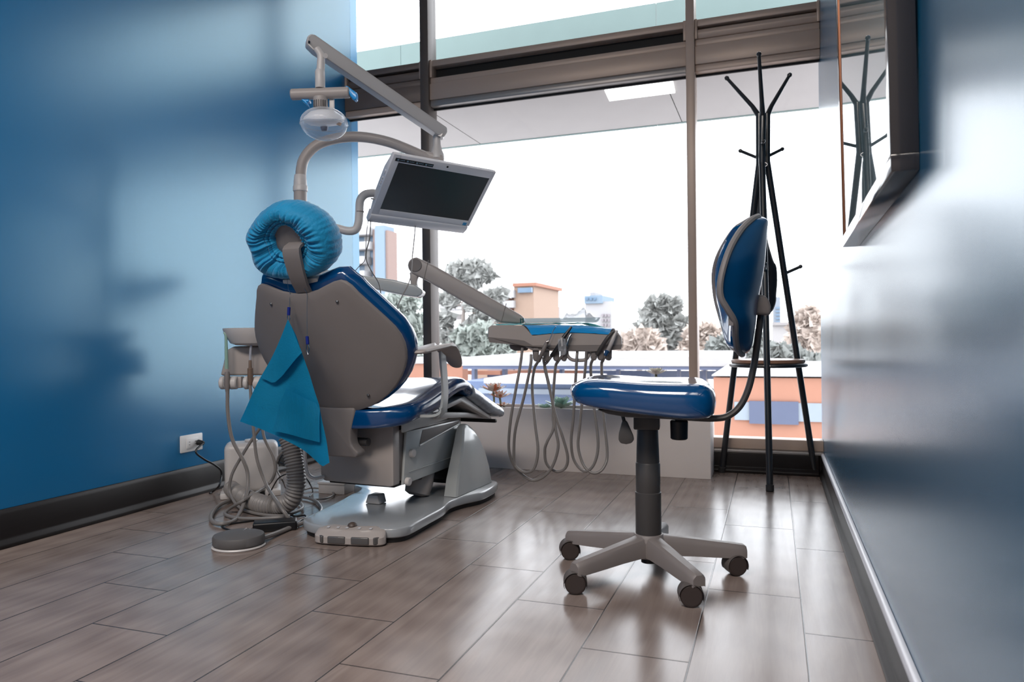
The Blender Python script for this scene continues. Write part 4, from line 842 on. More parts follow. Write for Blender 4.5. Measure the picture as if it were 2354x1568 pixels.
co = rr_outline([(1.07 * x - .003, y) for x, y in [(-.118, .036), (-.110, .014), (-.085, .004), (-.03, .0), (.03, .0), (.085, .004), (.108, .014), (.114, .036), (.096, .052), (.06, .050), (.02, .046), (-.03, .046), (-.07, .052), (-.100, .054)]], 5)
MB(FC).pillow(co, [(.02, 0, .004), (1, -.004, .004), (1, 0, .008), (1, 0, .030), (1, -.004, .040), (1, -.010, .046), (.75, 0, .050), (.02, 0, .052)], lambda x, y, z: (x, y + .018 * max(0, (z - .03) / .02), z + .16 * (y - .02) * (z > .02))).build('control_body', GREY, ctl, 40)
for x, an, wd in ((-.100, .75, .030), (-.041, .0, .062), (.041, .0, .062), (.098, -.75, .030)):
    M = Matrix.Rotation(-an, 3, 'Z'); y = .001 + (.010 if abs(x) > .09 else 0)
    MB(FC).cbox((x, y, .020), (wd, .010, .024), M, .004, 3).build('key', mat('key_smoke', (84, 82, 82), .25, coat=.4), ctl)
m = MB(FC)
for x in (-.085, -.05, -.018, .025, .065): m.cbox((x, .037, .0525), (.009, .010, .0012), Matrix.Rotation(.16, 3, 'X'))
m.build('key_symbols', mat('symbol_print', (196, 196, 200), .5), ctl)
MB(FC).lathe([(.015, 0), (.016, .006), (.013, .012), (.006, .016), (.001, .017)], (-.008, .056, .050), n=20).build('centre_knob', mat('knob_brown', (78, 66, 60), .45), ctl)
ad = W0.Z(633, 1218, 0); AD = Fr(ad, .62); adp = thing('power_adapter', 'black power adapter brick lying among the hoses', 'adapter', ad)
MB(AD).box((-.075, -.033, 0), (.075, .033, .034), .006, 3).build('case', DARK, adp)
MB().tube([AD.w((.075, 0, .014)), W0.Z(690, 1197, .006), W0.Z(704, 1190, .005), W0.Z(700, 1185, .005), W0.Z(680, 1187, .006), W0.Z(668, 1184, .005)], .0035, 8).build('cable', DARK, adp)
MB().tube([AD.w((-.074, 0, .012)), W0.Z(575, 1222, .005), W0.Z(535, 1220, .005), W0.Z(511, 1212, .005), W0.Z(520, 1206, .005), W0.Z(560, 1200, .005), W0.Z(590, 1196, .005)], .0035, 8).build('cable', DARK, adp)
def cable(name, label, pts, r, m): return tag(MB().tube(pts, r, 8).build(name, m), label, 'cable')
BY = lambda u, v, x=-2.36: W0.X(u, v, x)
CW = lambda u, v, d: CF.w(CF.Y(u, v, d))
CHW = lambda u, v, d: CH.w(CH.Y(u, v, d))
cable('floor_cable', 'pale loop of cable on the floor behind the chair base plate', [W0.Z(650, 1150, .012), W0.Z(690, 1143, .01), W0.Z(722, 1150, .01), W0.Z(738, 1166, .01), W0.Z(736, 1178, .01), W0.Z(725, 1190, .01)], .006, HOSE)
cable('floor_cable', 'thin pale cable curling around the small connection box', [W0.Z(690, 1128, .01), W0.Z(720, 1122, .01), W0.Z(755, 1128, .008), W0.Z(768, 1136, .008), W0.Z(750, 1146, .008), W0.Z(715, 1149, .008)], .004, HOSE)
cable('drain_hose', 'pale bent drain hose beside the corrugated hose under the bib', [CHW(700, 1020, .05), CHW(702, 1060, .05), CHW(708, 1088, .05), CHW(722, 1099, .06), CHW(745, 1096, .09)], .0065, PALE)
cable('black_cable', 'thin black cable crossing behind the corrugated hose', [CW(650, 1015, 3.02), CW(657, 1030, 3.02), CW(640, 1066, 3.02), CW(665, 1072, 3.02), CW(690, 1080, 3.0), CW(712, 1112, 2.95), W0.Z(719, 1130, .01), W0.Z(712, 1142, .006)], .0028, DARK)
cable('black_cable', 'thin black cable looping from the white tank to the wall', [W0.Z(618, 1138, .02), CW(640, 1100, 2.98), CW(668, 1083, 2.98), CW(640, 1062, 3.05), W0.X(620, 1075, -2.30)], .0028, DARK)
cable('grey_cable', 'thin grey cable hanging between the tank and the corrugated hose', [CW(660, 1030, 3.08), CW(640, 1050, 3.08), CW(637, 1080, 3.08), CW(650, 1105, 3.05), W0.Z(660, 1128, .01)], .004, HOSE)
# ================================================================== operatory lamp
YL = 3.1; cl = lambda u, v, y=YL: CF.Y(u, v, y)
lampo = thing('operatory_lamp', 'dental operatory lamp on a tall post with curved arm and sloping spring arm', 'dental lamp', CF.w((cl(690, 500).x, YL, .5)))
p0 = cl(690, 900); p1 = cl(690.5, 425)
MB(CF).cyl(p0, p1, .0272, n=28).build('post', GREY, lampo)
MB(CF).lathe([(.028, 0), (.0305, .003), (.0305, .022), (.0285, .026)], cl(690.5, 441), (0, 0, 1), 28).build('post_collar', PALE, lampo)
MB(CF).lathe([(.0285, 0), (.0285, .006), (.0275, .03), (.0245, .062), (.023, .064)], cl(690.5, 437), (0, 0, 1), 28).build('post_sleeve', PALE, lampo)
arc = [cl(692, 415), cl(692, 395), cl(697, 370), cl(712, 347), cl(735, 330), cl(770, 319), cl(810, 314.5), cl(850, 317), cl(895, 327), cl(935, 342), cl(970, 357), cl(1000, 366)]
for i, p in enumerate(arc): p.y += .012 * i
arc = [CF.Y(*[(692, 415), (692, 395), (697, 370), (712, 347), (735, 330), (770, 319), (810, 314.5), (850, 317), (895, 327), (935, 342), (970, 357), (1000, 366)][i], YL + .012 * i) for i in range(12)]
MB(CF).tube(arc, .0225, 18, 8).build('curved_arm', GREY, lampo)
YP = YL + .132; q = lambda u, v: CF.Y(u, v, YP)
MB(CF).prism([q(u, v) + V((0, -.028, 0)) for u, v in ((968, 350), (985, 351), (1019, 360), (1022, 372), (1020, 378), (975, 370))], (0, .056, 0), .006).build('pivot_flange', GREY, lampo)
MB(CF).lathe([(.032, 0), (.031, .018), (.022, .04), (.020, .05), (.017, .06), (.017, .10), (.012, .104)], q(1005, 365), (0, 0, 1), 24).build('pivot_post', PALE, lampo)
# spring arm: box section from the pivot to over the headrest
YT_ = 2.72
A = [CF.Y(u, v, y) for u, v, y in ((1024, 296, YP), (1025, 308, YP), (1018, 318, YP), (1006, 315, YP), (720, 121, YT_), (703, 106, YT_), (704, 90, YT_), (712, 83, YT_), (722, 85, YT_))]
m = MB(CF); hw = .024
lo = [m.bm.verts.new(p + V((.01, -hw, 0))) for p in A]; hi = [m.bm.verts.new(p + V((-.01, hw, 0))) for p in A]; n_ = len(A)
m.bm.faces.new(lo[::-1]); m.bm.faces.new(hi)
for i in range(n_): m.bm.faces.new((lo[i], lo[(i + 1) % n_], hi[(i + 1) % n_], hi[i]))
bmesh.ops.recalc_face_normals(m.bm, faces=m.bm.faces[:]); bmesh.ops.bevel(m.bm, geom=m.bm.edges[:], offset=.006, segments=2, affect='EDGES', profile=.5)
sa = m.build('spring_arm', PALE, lampo, 30)
MB(CF).cyl(q(1013, 312) + V((0, -.03, 0)), q(1013, 312) + V((0, .03, 0)), .011, n=18).build('arm_pin', SCREW, sa)
k0 = CF.Y(712, 97, YT_ - .024); MB(CF).cyl(k0, k0 + V((-.004, -.003, 0)), .005, n=12).build('end_screw', DKMET, sa)
# drop arm and head
YH = 2.70; h = lambda u, v, d=0: CF.Y(u, v, YH + d)
m = MB(CF); m.tube([h(728, 112), h(737, 126), h(738, 140), h(737, 165), h(736, 203)], lambda s: .013 + .0035 * s, 18); m.build('drop_arm', PALE, lampo)
MB(CF).cyl(h(748, 128, -.02), h(748, 128, .02), .009, n=16).build('drop_pin', PALE, lampo)
MB(CF).lathe([(.0175, 0), (.0182, .002), (.0182, .06), (.0155, .068)], h(736, 203), (0, 0, 1), 24).build('drop_sleeve', PALE, lampo)
b0, b1 = h(669, 217.5), h(804, 212.5); bm_ = (b0 + b1) / 2; L_ = (b1 - b0).length / 2
MB(CF).cyl(b0, b1, .0205, n=28, bev=.004).build('handle_bar', GREY, lampo)
hd = MB(CF).lathe([(.024, 0), (.0265, .004), (.0265, .04), (.022, .044)], h(737, 250), (0, 0, 1), 30).build('lamp_neck', GREY, lampo)
m = MB(CF)
for i in range(-3, 4):
    a = math.radians(-90 + i * 17); c = h(737, 243); m.cbox((c.x + .0262 * math.cos(a), c.y + .0262 * math.sin(a), c.z + .001), (.0028, .002, .028), Matrix.Rotation(a + pi / 2, 3, 'Z'))
m.build('vent_slots', DARK, hd)
gc = h(745, 283); rx, rz = .0865, .0625
MB(CF).lathe([(rx * math.sin(a) if a < pi - .01 else .0005, -rz * math.cos(a) * (1 if a < pi / 2 else .9)) for a in [pi * i / 24 for i in range(2, 23)]], gc, (0, 0, 1), 44).build('lamp_cover', CLEAR, lampo)
MB(CF).lathe([(.02, -.012), (.05, -.008), (.072, .004), (.076, .012), (.07, .022), (.045, .042), (.02, .048)], gc, (0, -.25, 1), 40).build('reflector', REFL, lampo)
MB(CF).lathe([(.001, -.03), (.010, -.028), (.014, -.018), (.014, .012), (.01, .016)], gc, (0, -.2, 1), 20).build('bulb', mat('bulb_shield', (70, 80, 110), .3, metal=.4), lampo)
MB(CF).tube([gc + V((.02, -.02, .0)), gc + V((.045, -.02, -.004)), gc + V((.066, -.012, -.010))], .006, 8).build('bulb_clip', AMBER, lampo)
MB(CF).tube([gc + V((rx * 1.002 * math.cos(t), rx * 1.002 * math.sin(t), -.006)) for t in [2 * pi * i / 48 for i in range(48)]], .0018, 6, 1, True).build('cover_seam', CLEAR, lampo)
mt = h(760, 247, .01); MB(CF).box((mt.x - .004, mt.y - .005, mt.z - .022), (mt.x + .014, mt.y + .005, mt.z + .03), .002).build('side_bracket', PALE, lampo)
def wrap(label, pts, d):
    m = MB(CF); m.prism([h(u, v, d) for u, v in pts], (0, .03, 0), .003)
    bmesh.ops.subdivide_edges(m.bm, edges=m.bm.edges[:], cuts=2)
    for v in m.bm.verts: v.co += V((noise.noise(v.co * 60), noise.noise(v.co * 55 + V((3, 1, 2))), noise.noise(v.co * 50))) * .004
    return tag(m.build('handle_wrap', FILM, None, 60), label, 'plastic wrap')
wrap('blue plastic film wrapped round the right end of the lamp handle', [(792, 197), (797, 196), (812, 208), (819, 212), (820, 228), (814, 230), (806, 222), (803, 212)], -.012)
wrap('blue plastic film tail sticking out under the left half of the lamp handle', [(690, 227), (711, 228), (711, 234), (704, 233), (709, 243), (700, 236)], -.005)
# ================================================================== monitor
mc = V((-1.373, 2.865, 1.311)); mr = V((.609, .792, -.041)).normalized(); mn = V((.507, -.429, -.747)); mu = mr.cross(mn * -1).normalized(); mu = -mu if mu.z < 0 else mu; mn = mr.cross(mu).normalized()
if mn.z > 0: mn = -mn
class MF:
    pass
Mfr = Fr((0, 0, 0)); Mfr.M = Matrix(((mr.x, mn.x, mu.x, mc.x), (mr.y, mn.y, mu.y, mc.y), (mr.z, mn.z, mu.z, mc.z), (0, 0, 0, 1))); Mfr.I = Mfr.M.inverted()
mon = thing('monitor', 'silver computer monitor with dark screen tilted down on its arm before the window', 'monitor', mc)
def mpx(u, v, d=0.): p = Mfr.Y(u, v, d); return p
cor = [mpx(*c, .004) for c in ((907.3, 352.9), (1140.2, 397.5), (1078.5, 520.3), (852.6, 491.5))]
x0m, x1m = (cor[0].x + cor[3].x) / 2, (cor[1].x + cor[2].x) / 2; ztm, zbm = (cor[0].z + cor[1].z) / 2, (cor[2].z + cor[3].z) / 2
sw, sh = .216, .1215
m = MB(Mfr)   # bezel with the screen opening
def framebox(a0, a1, c0, c1): m.box((a0, -.012, c0), (a1, .004, c1), .002)
framebox(x0m, -sw, zbm, ztm); framebox(sw, x1m, zbm, ztm); framebox(-sw, sw, sh, ztm); framebox(-sw, sw, zbm, -sh)
m.build('bezel', SILVER, mon)
MB(Mfr).box((-sw - .002, -.010, -sh - .002), (sw + .002, .0015, sh + .002)).build('screen', SCREEN, mon)
bt = [mpx(845.6, 503.4, .004).z, mpx(841.4, 518.2, .004).z]
MB(Mfr).prism([(x0m, .004, zbm), (x0m, .009, zbm - .003), (x0m, .009, zbm - .020), (x0m, -.002, zbm - .05), (x0m, -.03, zbm - .05), (x0m, -.034, zbm)], (x1m - x0m - .006, 0, 0), .003).build('chin', SILVER, mon)
MB(Mfr).prism([(x0m + .004, -.012, zbm), (x0m + .004, -.012, ztm - .002), (x0m + .004, -.03, ztm - .01), (x0m + .004, -.055, .06), (x0m + .004, -.055, -.06), (x0m + .004, -.034, zbm)], (x1m - x0m - .008, 0, 0), .006).build('back_housing', SILVER, mon)
st_ = [mpx(*c, .005) for c in ((911.5, 362), (998, 377.5), (996, 384), (908, 369))]
sx0, sx1, sz1, sz0 = st_[0].x - .001, st_[1].x, st_[0].z - .002, st_[0].z - .017
sk = MB(Mfr).box((sx0, .0038, sz0), (sx1, .0048, sz1)).build('sticker_strip', DARK, mon)
m = MB(Mfr)
for i in range(4):
    x = sx0 + (sx1 - sx0) * (.05 + .245 * i); m.box((x, .0047, sz0 + .004), (x + .008, .0052, sz1 - .004), .001)
    for j in range(5): m.box((x + .013 + j * .0042, .0047, sz0 + .006), (x + .0158 + j * .0042, .0051, sz0 + (.009 if j % 2 else .0105)))
m.build('sticker_marks', mat('sticker_print', (120, 150, 170), .5), sk)
e = mpx(1068, 515, .005); MB(Mfr).box((e.x - .009, .0038, e.z - .008), (e.x + .009, .0048, e.z + .008)).build('blue_sticker', mat('sticker_blue', (40, 150, 205), .4), mon)
wcm = mpx(1029, 384, .005); MB(Mfr).cyl((wcm.x, .003, wcm.z), (wcm.x, .0052, wcm.z), .0045, n=16).build('webcam', DARK, mon)
m = MB(Mfr)
for i, z in enumerate((.055, .025, .012, -.001, -.014)): m.box((x0m - .0035, -.022, z - (.01 if i == 0 else .004)), (x0m + .004, -.012, z + (.01 if i == 0 else .004)), .0015)
m.build('side_buttons', SILVER, mon)
u1 = mpx(860, 457.5, -.02); MB(Mfr).cyl((x0m + .004, -.02, u1.z), (x0m - .014, -.02, u1.z), .005, .003, 12).build('jack_plug', PALE, mon)
arm_ = [CF.Y(u, v, y) for u, v, y in ((695, 505, 3.10), (735, 515, 3.09), (775, 525, 3.08), (800, 531, 3.08), (817, 528, 3.08), (824, 513, 3.08), (826, 490, 3.08), (828, 462, 3.08), (838, 448, 3.09), (855, 444, 3.11), (885, 444, 3.16))]
back_c = Mfr.w((-.02, -.058, -.005)); arm_.append(CF.l(back_c))
ma = MB(CF).tube(arm_, .0175, 16, 8).build('monitor_arm', PALE, mon)
m = MB(Mfr); m.box((-.07, -.066, -.055), (.04, -.052, .05), .004); m.build('mount_plate', PALE, mon)
MB(CF).lathe([(.0184, -.002), (.0184, .002)], CF.Y(827, 487, 3.08), (0, 0, 1), 16).build('arm_joint', GREYD, ma)
# wires hanging from the monitor
WIREM = mat('wire_grey', (84, 80, 78), .5)
def wire(label, pts, r, m): return tag(MB(CF).tube(pts, r, 6, 8).build('monitor_wire', m), label, 'wire')
wire('dark wire hanging from the left corner of the monitor behind the chair cushion', [CF.l(Mfr.w((x0m + .02, -.02, zbm - .049)))] + [CF.Y(u, v, y) for u, v, y in ((850, 545, 2.98), (843, 575, 2.98), (843, 600, 2.96), (855, 625, 2.92), (870, 650, 2.85), (875, 672, 2.8), (874, 690, 2.75))], .0022, WIREM)
wire('thin wire forking left from the dark wire below the monitor', [CF.l(Mfr.w((x0m + .008, -.02, zbm - .049)))] + [CF.Y(u, v, y) for u, v, y in ((842, 545, 3.0), (841, 580, 3.0), (838, 600, 3.0), (826, 612, 3.0), (814, 627, 3.0), (812, 640, 3.0))], .0014, WIREM)
wire('pale wire hanging from the middle of the monitor past the delivery arm elbow', [CF.l(Mfr.w((-.015, -.02, zbm - .049)))] + [CF.Y(u, v, y) for u, v, y in ((952, 552, 3.02), (948, 590, 2.99), (945, 630, 2.98), (938, 655, 2.97), (925, 680, 2.95), (912, 710, 2.92), (905, 735, 2.9))], .0024, HOSE)
# ================================================================== delivery unit
YD = 3.10; dl = lambda u, v, y=YD: CF.Y(u, v, y)
dlv = thing('delivery_unit', 'grey dental delivery unit with instrument head on a jointed arm', 'delivery unit', CF.w(dl(1270, 800)))
YA = 3.36; da = lambda u, v, y=YA: CF.Y(u, v, y)
ap = [(948, 591.5), (958, 591), (973.6, 598), (1000, 611), (1170, 708), (1198, 724), (1208, 734), (1200, 745), (1150, 741.5), (1120, 725), (982, 646), (962, 636), (945, 628), (936, 614), (938, 600)]
MB(CF).prism([da(u, v) for u, v in ap], (0, .07, 0), .012, 3).build('spring_arm', GREY, dlv)
dc = da(955, 610); MB(CF).cyl((dc.x, YA - .004, dc.z), (dc.x, YA + .075, dc.z), .030, n=28, bev=.003).build('elbow_cap', GREYD, dlv)
for u, v0, v1 in ((984, 598, 650), (1163, 698, 742)):
    a, b = da(u, v0), da(u - 12, v1); MB(CF).prism([a + V((0, -.0015, .001)), a + V((.003, -.0015, 0)), b + V((.003, -.0015, 0)), b + V((0, -.0015, 0))], (0, .002, 0)).build('arm_seam', GREYD, dlv)
pc_ = [da(u, v, YA + .01) for u, v in ((941, 625), (961, 628), (958, 650), (962, 672), (945, 668))]; MB(CF).prism(pc_, (0, .05, 0), .006).build('elbow_post', GREY, dlv)
bar = [da(u, v, YA - .03) for u, v in ((740, 618), (788, 627), (906, 643), (955, 655), (972, 668), (970, 676), (959, 683), (930, 679), (878, 668), (790, 650), (740, 640))]
MB(CF).prism(bar, (0, .12, 0), .008, 3).build('support_bar', LACQ, dlv)
q0 = CF.w(da(745, 630, YA + .03)); MB().tube([q0, q0 + V((-.06, -.05, -.02)), CF.w((cl(690, 640).x + .02, YL + .01, cl(690, 640).z))], .030, 14).build('bar_root', LACQ, dlv)
# head: housing with a low front and a sloping panel
hb = [(1122, 753), (1121, 773), (1125, 786), (1203, 794), (1222, 804), (1290, 807), (1353, 808), (1390, 806), (1423, 803), (1427, 795), (1426, 775), (1417, 763), (1397, 770), (1350, 767), (1308, 766), (1262, 768), (1221, 772), (1211, 760), (1199, 748.5), (1130, 748)]
m = MB(CF)
P3 = [dl(u, v) for u, v in hb]
def bulge(p):   # the middle of the head stands forward of its left wing
    t = min(1, max(0, (p.x - dl(1195, 770).x) / .05)); return V((p.x, p.y - .05 * t, p.z))
fr_ = [bulge(p) for p in P3]
n_ = len(fr_); R0 = [p.copy() for p in fr_]
rb = [V((p.x, YD + .30, p.z)) for p in P3]
cx_ = sum((p.x for p in fr_)) / n_; 
m.rings([[V((p.x + (.004 if p.x < cx_ else -.004), p.y, p.z)) for p in fr_], [V((p.x, p.y + .008, p.z)) for p in fr_], rb])
m.build('head_housing', GREY, dlv, 30)
lb = [(1121.5, 775), (1203, 782), (1224, 794), (1426, 792), (1423, 803), (1353, 808), (1222, 805), (1203, 795), (1125, 787)]
m = MB(CF); m.rings([[bulge(dl(u, v)) + V((0, -.004, 0)) for u, v in lb], [V((dl(u, v).x, YD + .28, dl(u, v).z - .001)) for u, v in lb]]); m.build('head_base', GREYD, dlv, 30)
# blue filmed sloping panel
fu = [1221, 1262, 1308, 1350, 1397]; fvv = [771, 767.5, 765.5, 766.5, 769.5]
gf = [bulge(dl(u, v)) + V((0, .004, .001)) for u, v in zip(fu, fvv)]; gb = [dl(u, v, YD + .015) for u, v in ((1203, 747.5), (1255, 747), (1305, 747.5), (1350, 748.5), (1411, 757))]
m = MB(CF)
def panel(s, t):
    i = min(3, int(s * 4)); f = s * 4 - i; a = gf[i].lerp(gf[i + 1], f); b = gb[i].lerp(gb[i + 1], f); p = a.lerp(b, t); p.z += .010 * math.sin(pi * t) + .002 * noise.noise(V((s * 14, t * 5, 0))); return p
m.grid(panel, 40, 10); m.build('control_panel', FILM, dlv, 70)
m = MB(CF); m.rings([[dl(u, v, YD + .017) for u, v in ((1199, 748), (1203, 745.5), (1412, 755), (1417, 763), (1417, 785), (1199, 785))], [dl(u, v, YD + .30) for u, v in ((1199, 748), (1203, 746), (1412, 755), (1417, 763), (1417, 785), (1199, 785))]]); m.build('head_top', GREY, dlv, 30)
# holders under the head
for i, u in enumerate((1232, 1256, 1279, 1297, 1366, 1382, 1400)):
    p, q_ = dl(u, 800, YD - .045), dl(u, 831 if i < 4 else 829, YD - .045); w_ = .0135
    MB(CF).prism([V((p.x - w_, p.y, p.z)), V((p.x + w_, p.y, p.z)), V((p.x + w_ * .9, p.y, q_.z + .012)), V((p.x + w_ * .5, p.y, q_.z)), V((p.x - w_ * .5, p.y, q_.z)), V((p.x - w_ * .9, p.y, q_.z + .012))], (0, .05, 0), .006, 3).build('handpiece_holder', GREYD, dlv)
MB(CF).tube([dl(1303, 805, YD - .03), dl(1305, 818, YD - .035), dl(1315, 827, YD - .04), dl(1330, 828.5, YD - .04), dl(1345, 827, YD - .04), dl(1353, 818, YD - .035), dl(1354, 805, YD - .03)], .0072, 12).build('pull_handle', GREY, dlv)
un_ = [dl(u, v, YD + .08) for u, v in ((1170, 789), (1215, 795), (1215, 806), (1185, 807), (1172, 802))]; MB(CF).prism(un_, (0, .10, 0), .01).build('under_box', GREYD, dlv)
# paper cover, tray and crumpled paper on the head
def drape(s, t):
    u0, v0 = (1128 + s * 290), 747 + 7.5 * max(0, s - .6) / .4; a = dl(u0, v0, YD + .13 + .16 * t); a.z += .005 + .0015 * noise.noise(V((s * 20, t * 6, 4))); return a
m = MB(CF)
def dr(s, t):
    u = 1140 + s * 262; yy = YD + .012 + .28 * t
    zt_ = max(dl(1140, 747.5, YD).z, dl(1203, 745.5, YD + .02).z) + .003; z = zt_ if s < .8 else zt_ - .030 * ((s - .8) / .2) ** 1.3
    x = dl(1140, 747, YD).x + s * (dl(1404, 747, YD).x - dl(1140, 747, YD).x)
    return V((x, yy, z + .0025 * noise.noise(V((s * 16, t * 5, 2))) - (.006 * (t < .06) if s < .25 else 0)))
m.grid(dr, 60, 12).thick(.0015); pcv = m.build('paper_cover', TEALC, None, 60); tag(pcv, 'teal paper sheet spread over the top of the delivery unit head', 'paper sheet')
tz_ = dl(1203, 745.5, YD + .02).z + .008
ta, tb = dl(1205, 740, YD + .2), dl(1372, 740, YD + .2)
ti = thing('instrument_tray', 'shallow pale tray lying on the teal paper of the delivery unit', 'tray', CF.w(((ta.x + tb.x) / 2, YD + .21, tz_)))
to = rr_outline([(ta.x, YD + .15), (ta.x + .02, YD + .135), (tb.x - .02, YD + .135), (tb.x, YD + .15), (tb.x, YD + .27), (tb.x - .02, YD + .285), (ta.x + .02, YD + .285), (ta.x, YD + .27)], 4)
MB(CF).pillow(to, [(.02, 0, 0), (.9, 0, 0), (.95, 0, .003), (1, 0, .019), (1.01, 0, .020), (1, 0, .021), (.94, 0, .006), (.02, 0, .003)], lambda x, y, z: V((x, y, tz_ + z))).build('tray_pan', clear_mat('tray_clear', .5), ti, 40)
tcl = dl(1199, 735, YD + .2); tk = thing('tray_clip', 'small dark green clip standing at the left end of the pale tray', 'clip', CF.w(tcl))
m = MB(CF); m.box((tcl.x - .008, YD + .09, tz_ - .002), (tcl.x - .003, YD + .11, tz_ + .020), .001); m.box((tcl.x + .003, YD + .09, tz_ - .002), (tcl.x + .008, YD + .11, tz_ + .022), .001); m.box((tcl.x - .008, YD + .09, tz_ + .014), (tcl.x + .008, YD + .11, tz_ + .018), .001); m.build('clip_body', mat('clip_green', (24, 84, 84), .4), tk)
m = MB(CF); g0, g1 = dl(1296, 735, YD + .2), dl(1368, 735, YD + .2)
def crump(s, t):
    x = g0.x + (g1.x - g0.x) * s; y = YD + .17 + .08 * t; hgt = sinterp(s, ((0, .012), (.12, .028), (.3, .024), (.45, .034), (.6, .046), (.68, .05), (.75, .026), (.9, .024), (1, .008)))
    e = math.sin(pi * t) ** .6; return V((x, y, tz_ + .016 + hgt * e * (1 + .25 * noise.noise(V((s * 9, t * 6, 5)))) + .004 * noise.noise(V((s * 25, t * 14, 9)))))
m.grid(crump, 30, 12); tag(m.build('crumpled_paper', clear_mat('tissue_paper', .55), None, 25), 'crumpled pale tissue paper heaped on the pale tray', 'tissue')
# handpieces with their hoses
YF = YD - .075
def hp(label, body, hose, m_body, r=.0075, tipr=.003, extra=None, cat='handpiece', yy=None):
    y0 = YF if yy is None else yy; P = [dl(u, v, y0 + (.03 if i == len(body) - 1 else .0)) for i, (u, v) in enumerate(body)]
    t = thing('handpiece', label, cat, CF.w(P[-1]), 'handpieces on the delivery unit')
    MB(CF).tube(P, lambda s: tipr + (r - tipr) * min(1, s * 2.2), 12, 5).build('handle', m_body, t)
    if extra: extra(t)
    H = [P[-1]] + [dl(u, v, YD - .03 + .02 * math.sin(i)) for i, (u, v) in enumerate(hose)]
    MB(CF).tube(H, .0062, 10, 6).build('hose', HOSE, t); return t
def syr(t):
    a = dl(1262, 783, YF); MB(CF).tube([a, dl(1266, 775, YF), dl(1272, 760, YF), dl(1278, 751, YF - .004)], .0018, 8).build('nozzle', CHROME, t)
    MB(CF).cyl(dl(1256, 786, YF - .012), dl(1262, 784, YF - .014), .004, n=12).build('button', CHROME, t)
hp('air water syringe with thin steel nozzle, leftmost tool on the delivery unit', [(1261, 783), (1256, 790), (1248, 808), (1238, 830)], [(1234, 836), (1228, 850), (1223.5, 893), (1230, 972), (1236.7, 1035), (1227.5, 1077), (1206.4, 1086), (1185, 1072), (1181.4, 1045), (1185, 987), (1205, 910), (1219.6, 840), (1221, 815)], GREYD, .0085, .006, syr)
def vial(t):
    a, b = dl(1291, 778, YF - .02), dl(1293.5, 814, YF - .02); MB(CF).lathe([(.006, 0), (.0135, .002), (.0165, .010), (.0165, .052), (.0145, .064), (.008, .069), (.001, .070)], a, b - a, 20).build('bottle', CLEAR, t); MB(CF).cyl(a + V((0, 0, .004)), b.lerp(a, .5), .004, n=10).build('bottle_stem', PALE, t)
hp('dark steel handpiece with small clear bottle, second tool from the left on the delivery unit', [(1314, 751), (1306, 762), (1296, 776), (1283, 797), (1268, 818)], [(1258, 832), (1252, 842), (1259, 875), (1270, 925), (1277, 985), (1283, 1030), (1264, 1082), (1227.5, 1104.7), (1193, 1085), (1176, 1058), (1169.5, 1024), (1174, 965), (1185, 900), (1196, 840), (1201, 800)], DKMET, .0085, .0045, vial)
hp('slim handpiece with bright head, third tool from the left on the delivery unit', [(1313, 768), (1308, 777), (1300, 800), (1291, 820)], [(1282, 832), (1277, 845), (1272, 906), (1271, 950), (1272, 985), (1258, 1015), (1252.5, 1035), (1256.5, 1066), (1277.5, 1083.6), (1298.6, 1077), (1305, 1050), (1292, 1000), (1276, 950), (1261, 880), (1252, 840), (1249, 822)], CHROME, .006, .004)
hp('black handpiece, left one of the pair at the right end of the delivery unit', [(1413, 762), (1405, 768), (1392, 784), (1372, 815)], [(1362, 828), (1358, 845), (1361, 890), (1366, 938), (1375, 1019), (1367, 1064), (1348.6, 1083.6), (1330, 1074), (1317, 1050), (1313, 1011), (1318, 958), (1325, 840), (1327, 808)], DGREY, .0085, .004)
def bluec(t): a, b = dl(1397, 806, YF), dl(1391, 818, YF); MB(CF).cyl(a, b, .0095, .0075, 14, .002).build('blue_collar', mat('blue_collar', (20, 66, 110), .4), t)
hp('pale handpiece with blue collar, rightmost tool on the delivery unit', [(1419, 760), (1413, 770), (1405, 790), (1394, 814)], [(1386, 829), (1383, 845), (1386.8, 945), (1396, 1040), (1388, 1074), (1369.7, 1087.6), (1350, 1080), (1336.8, 1058), (1329, 1024), (1333, 977), (1346, 840), (1348, 808)], PALE, .0085, .004, bluec)
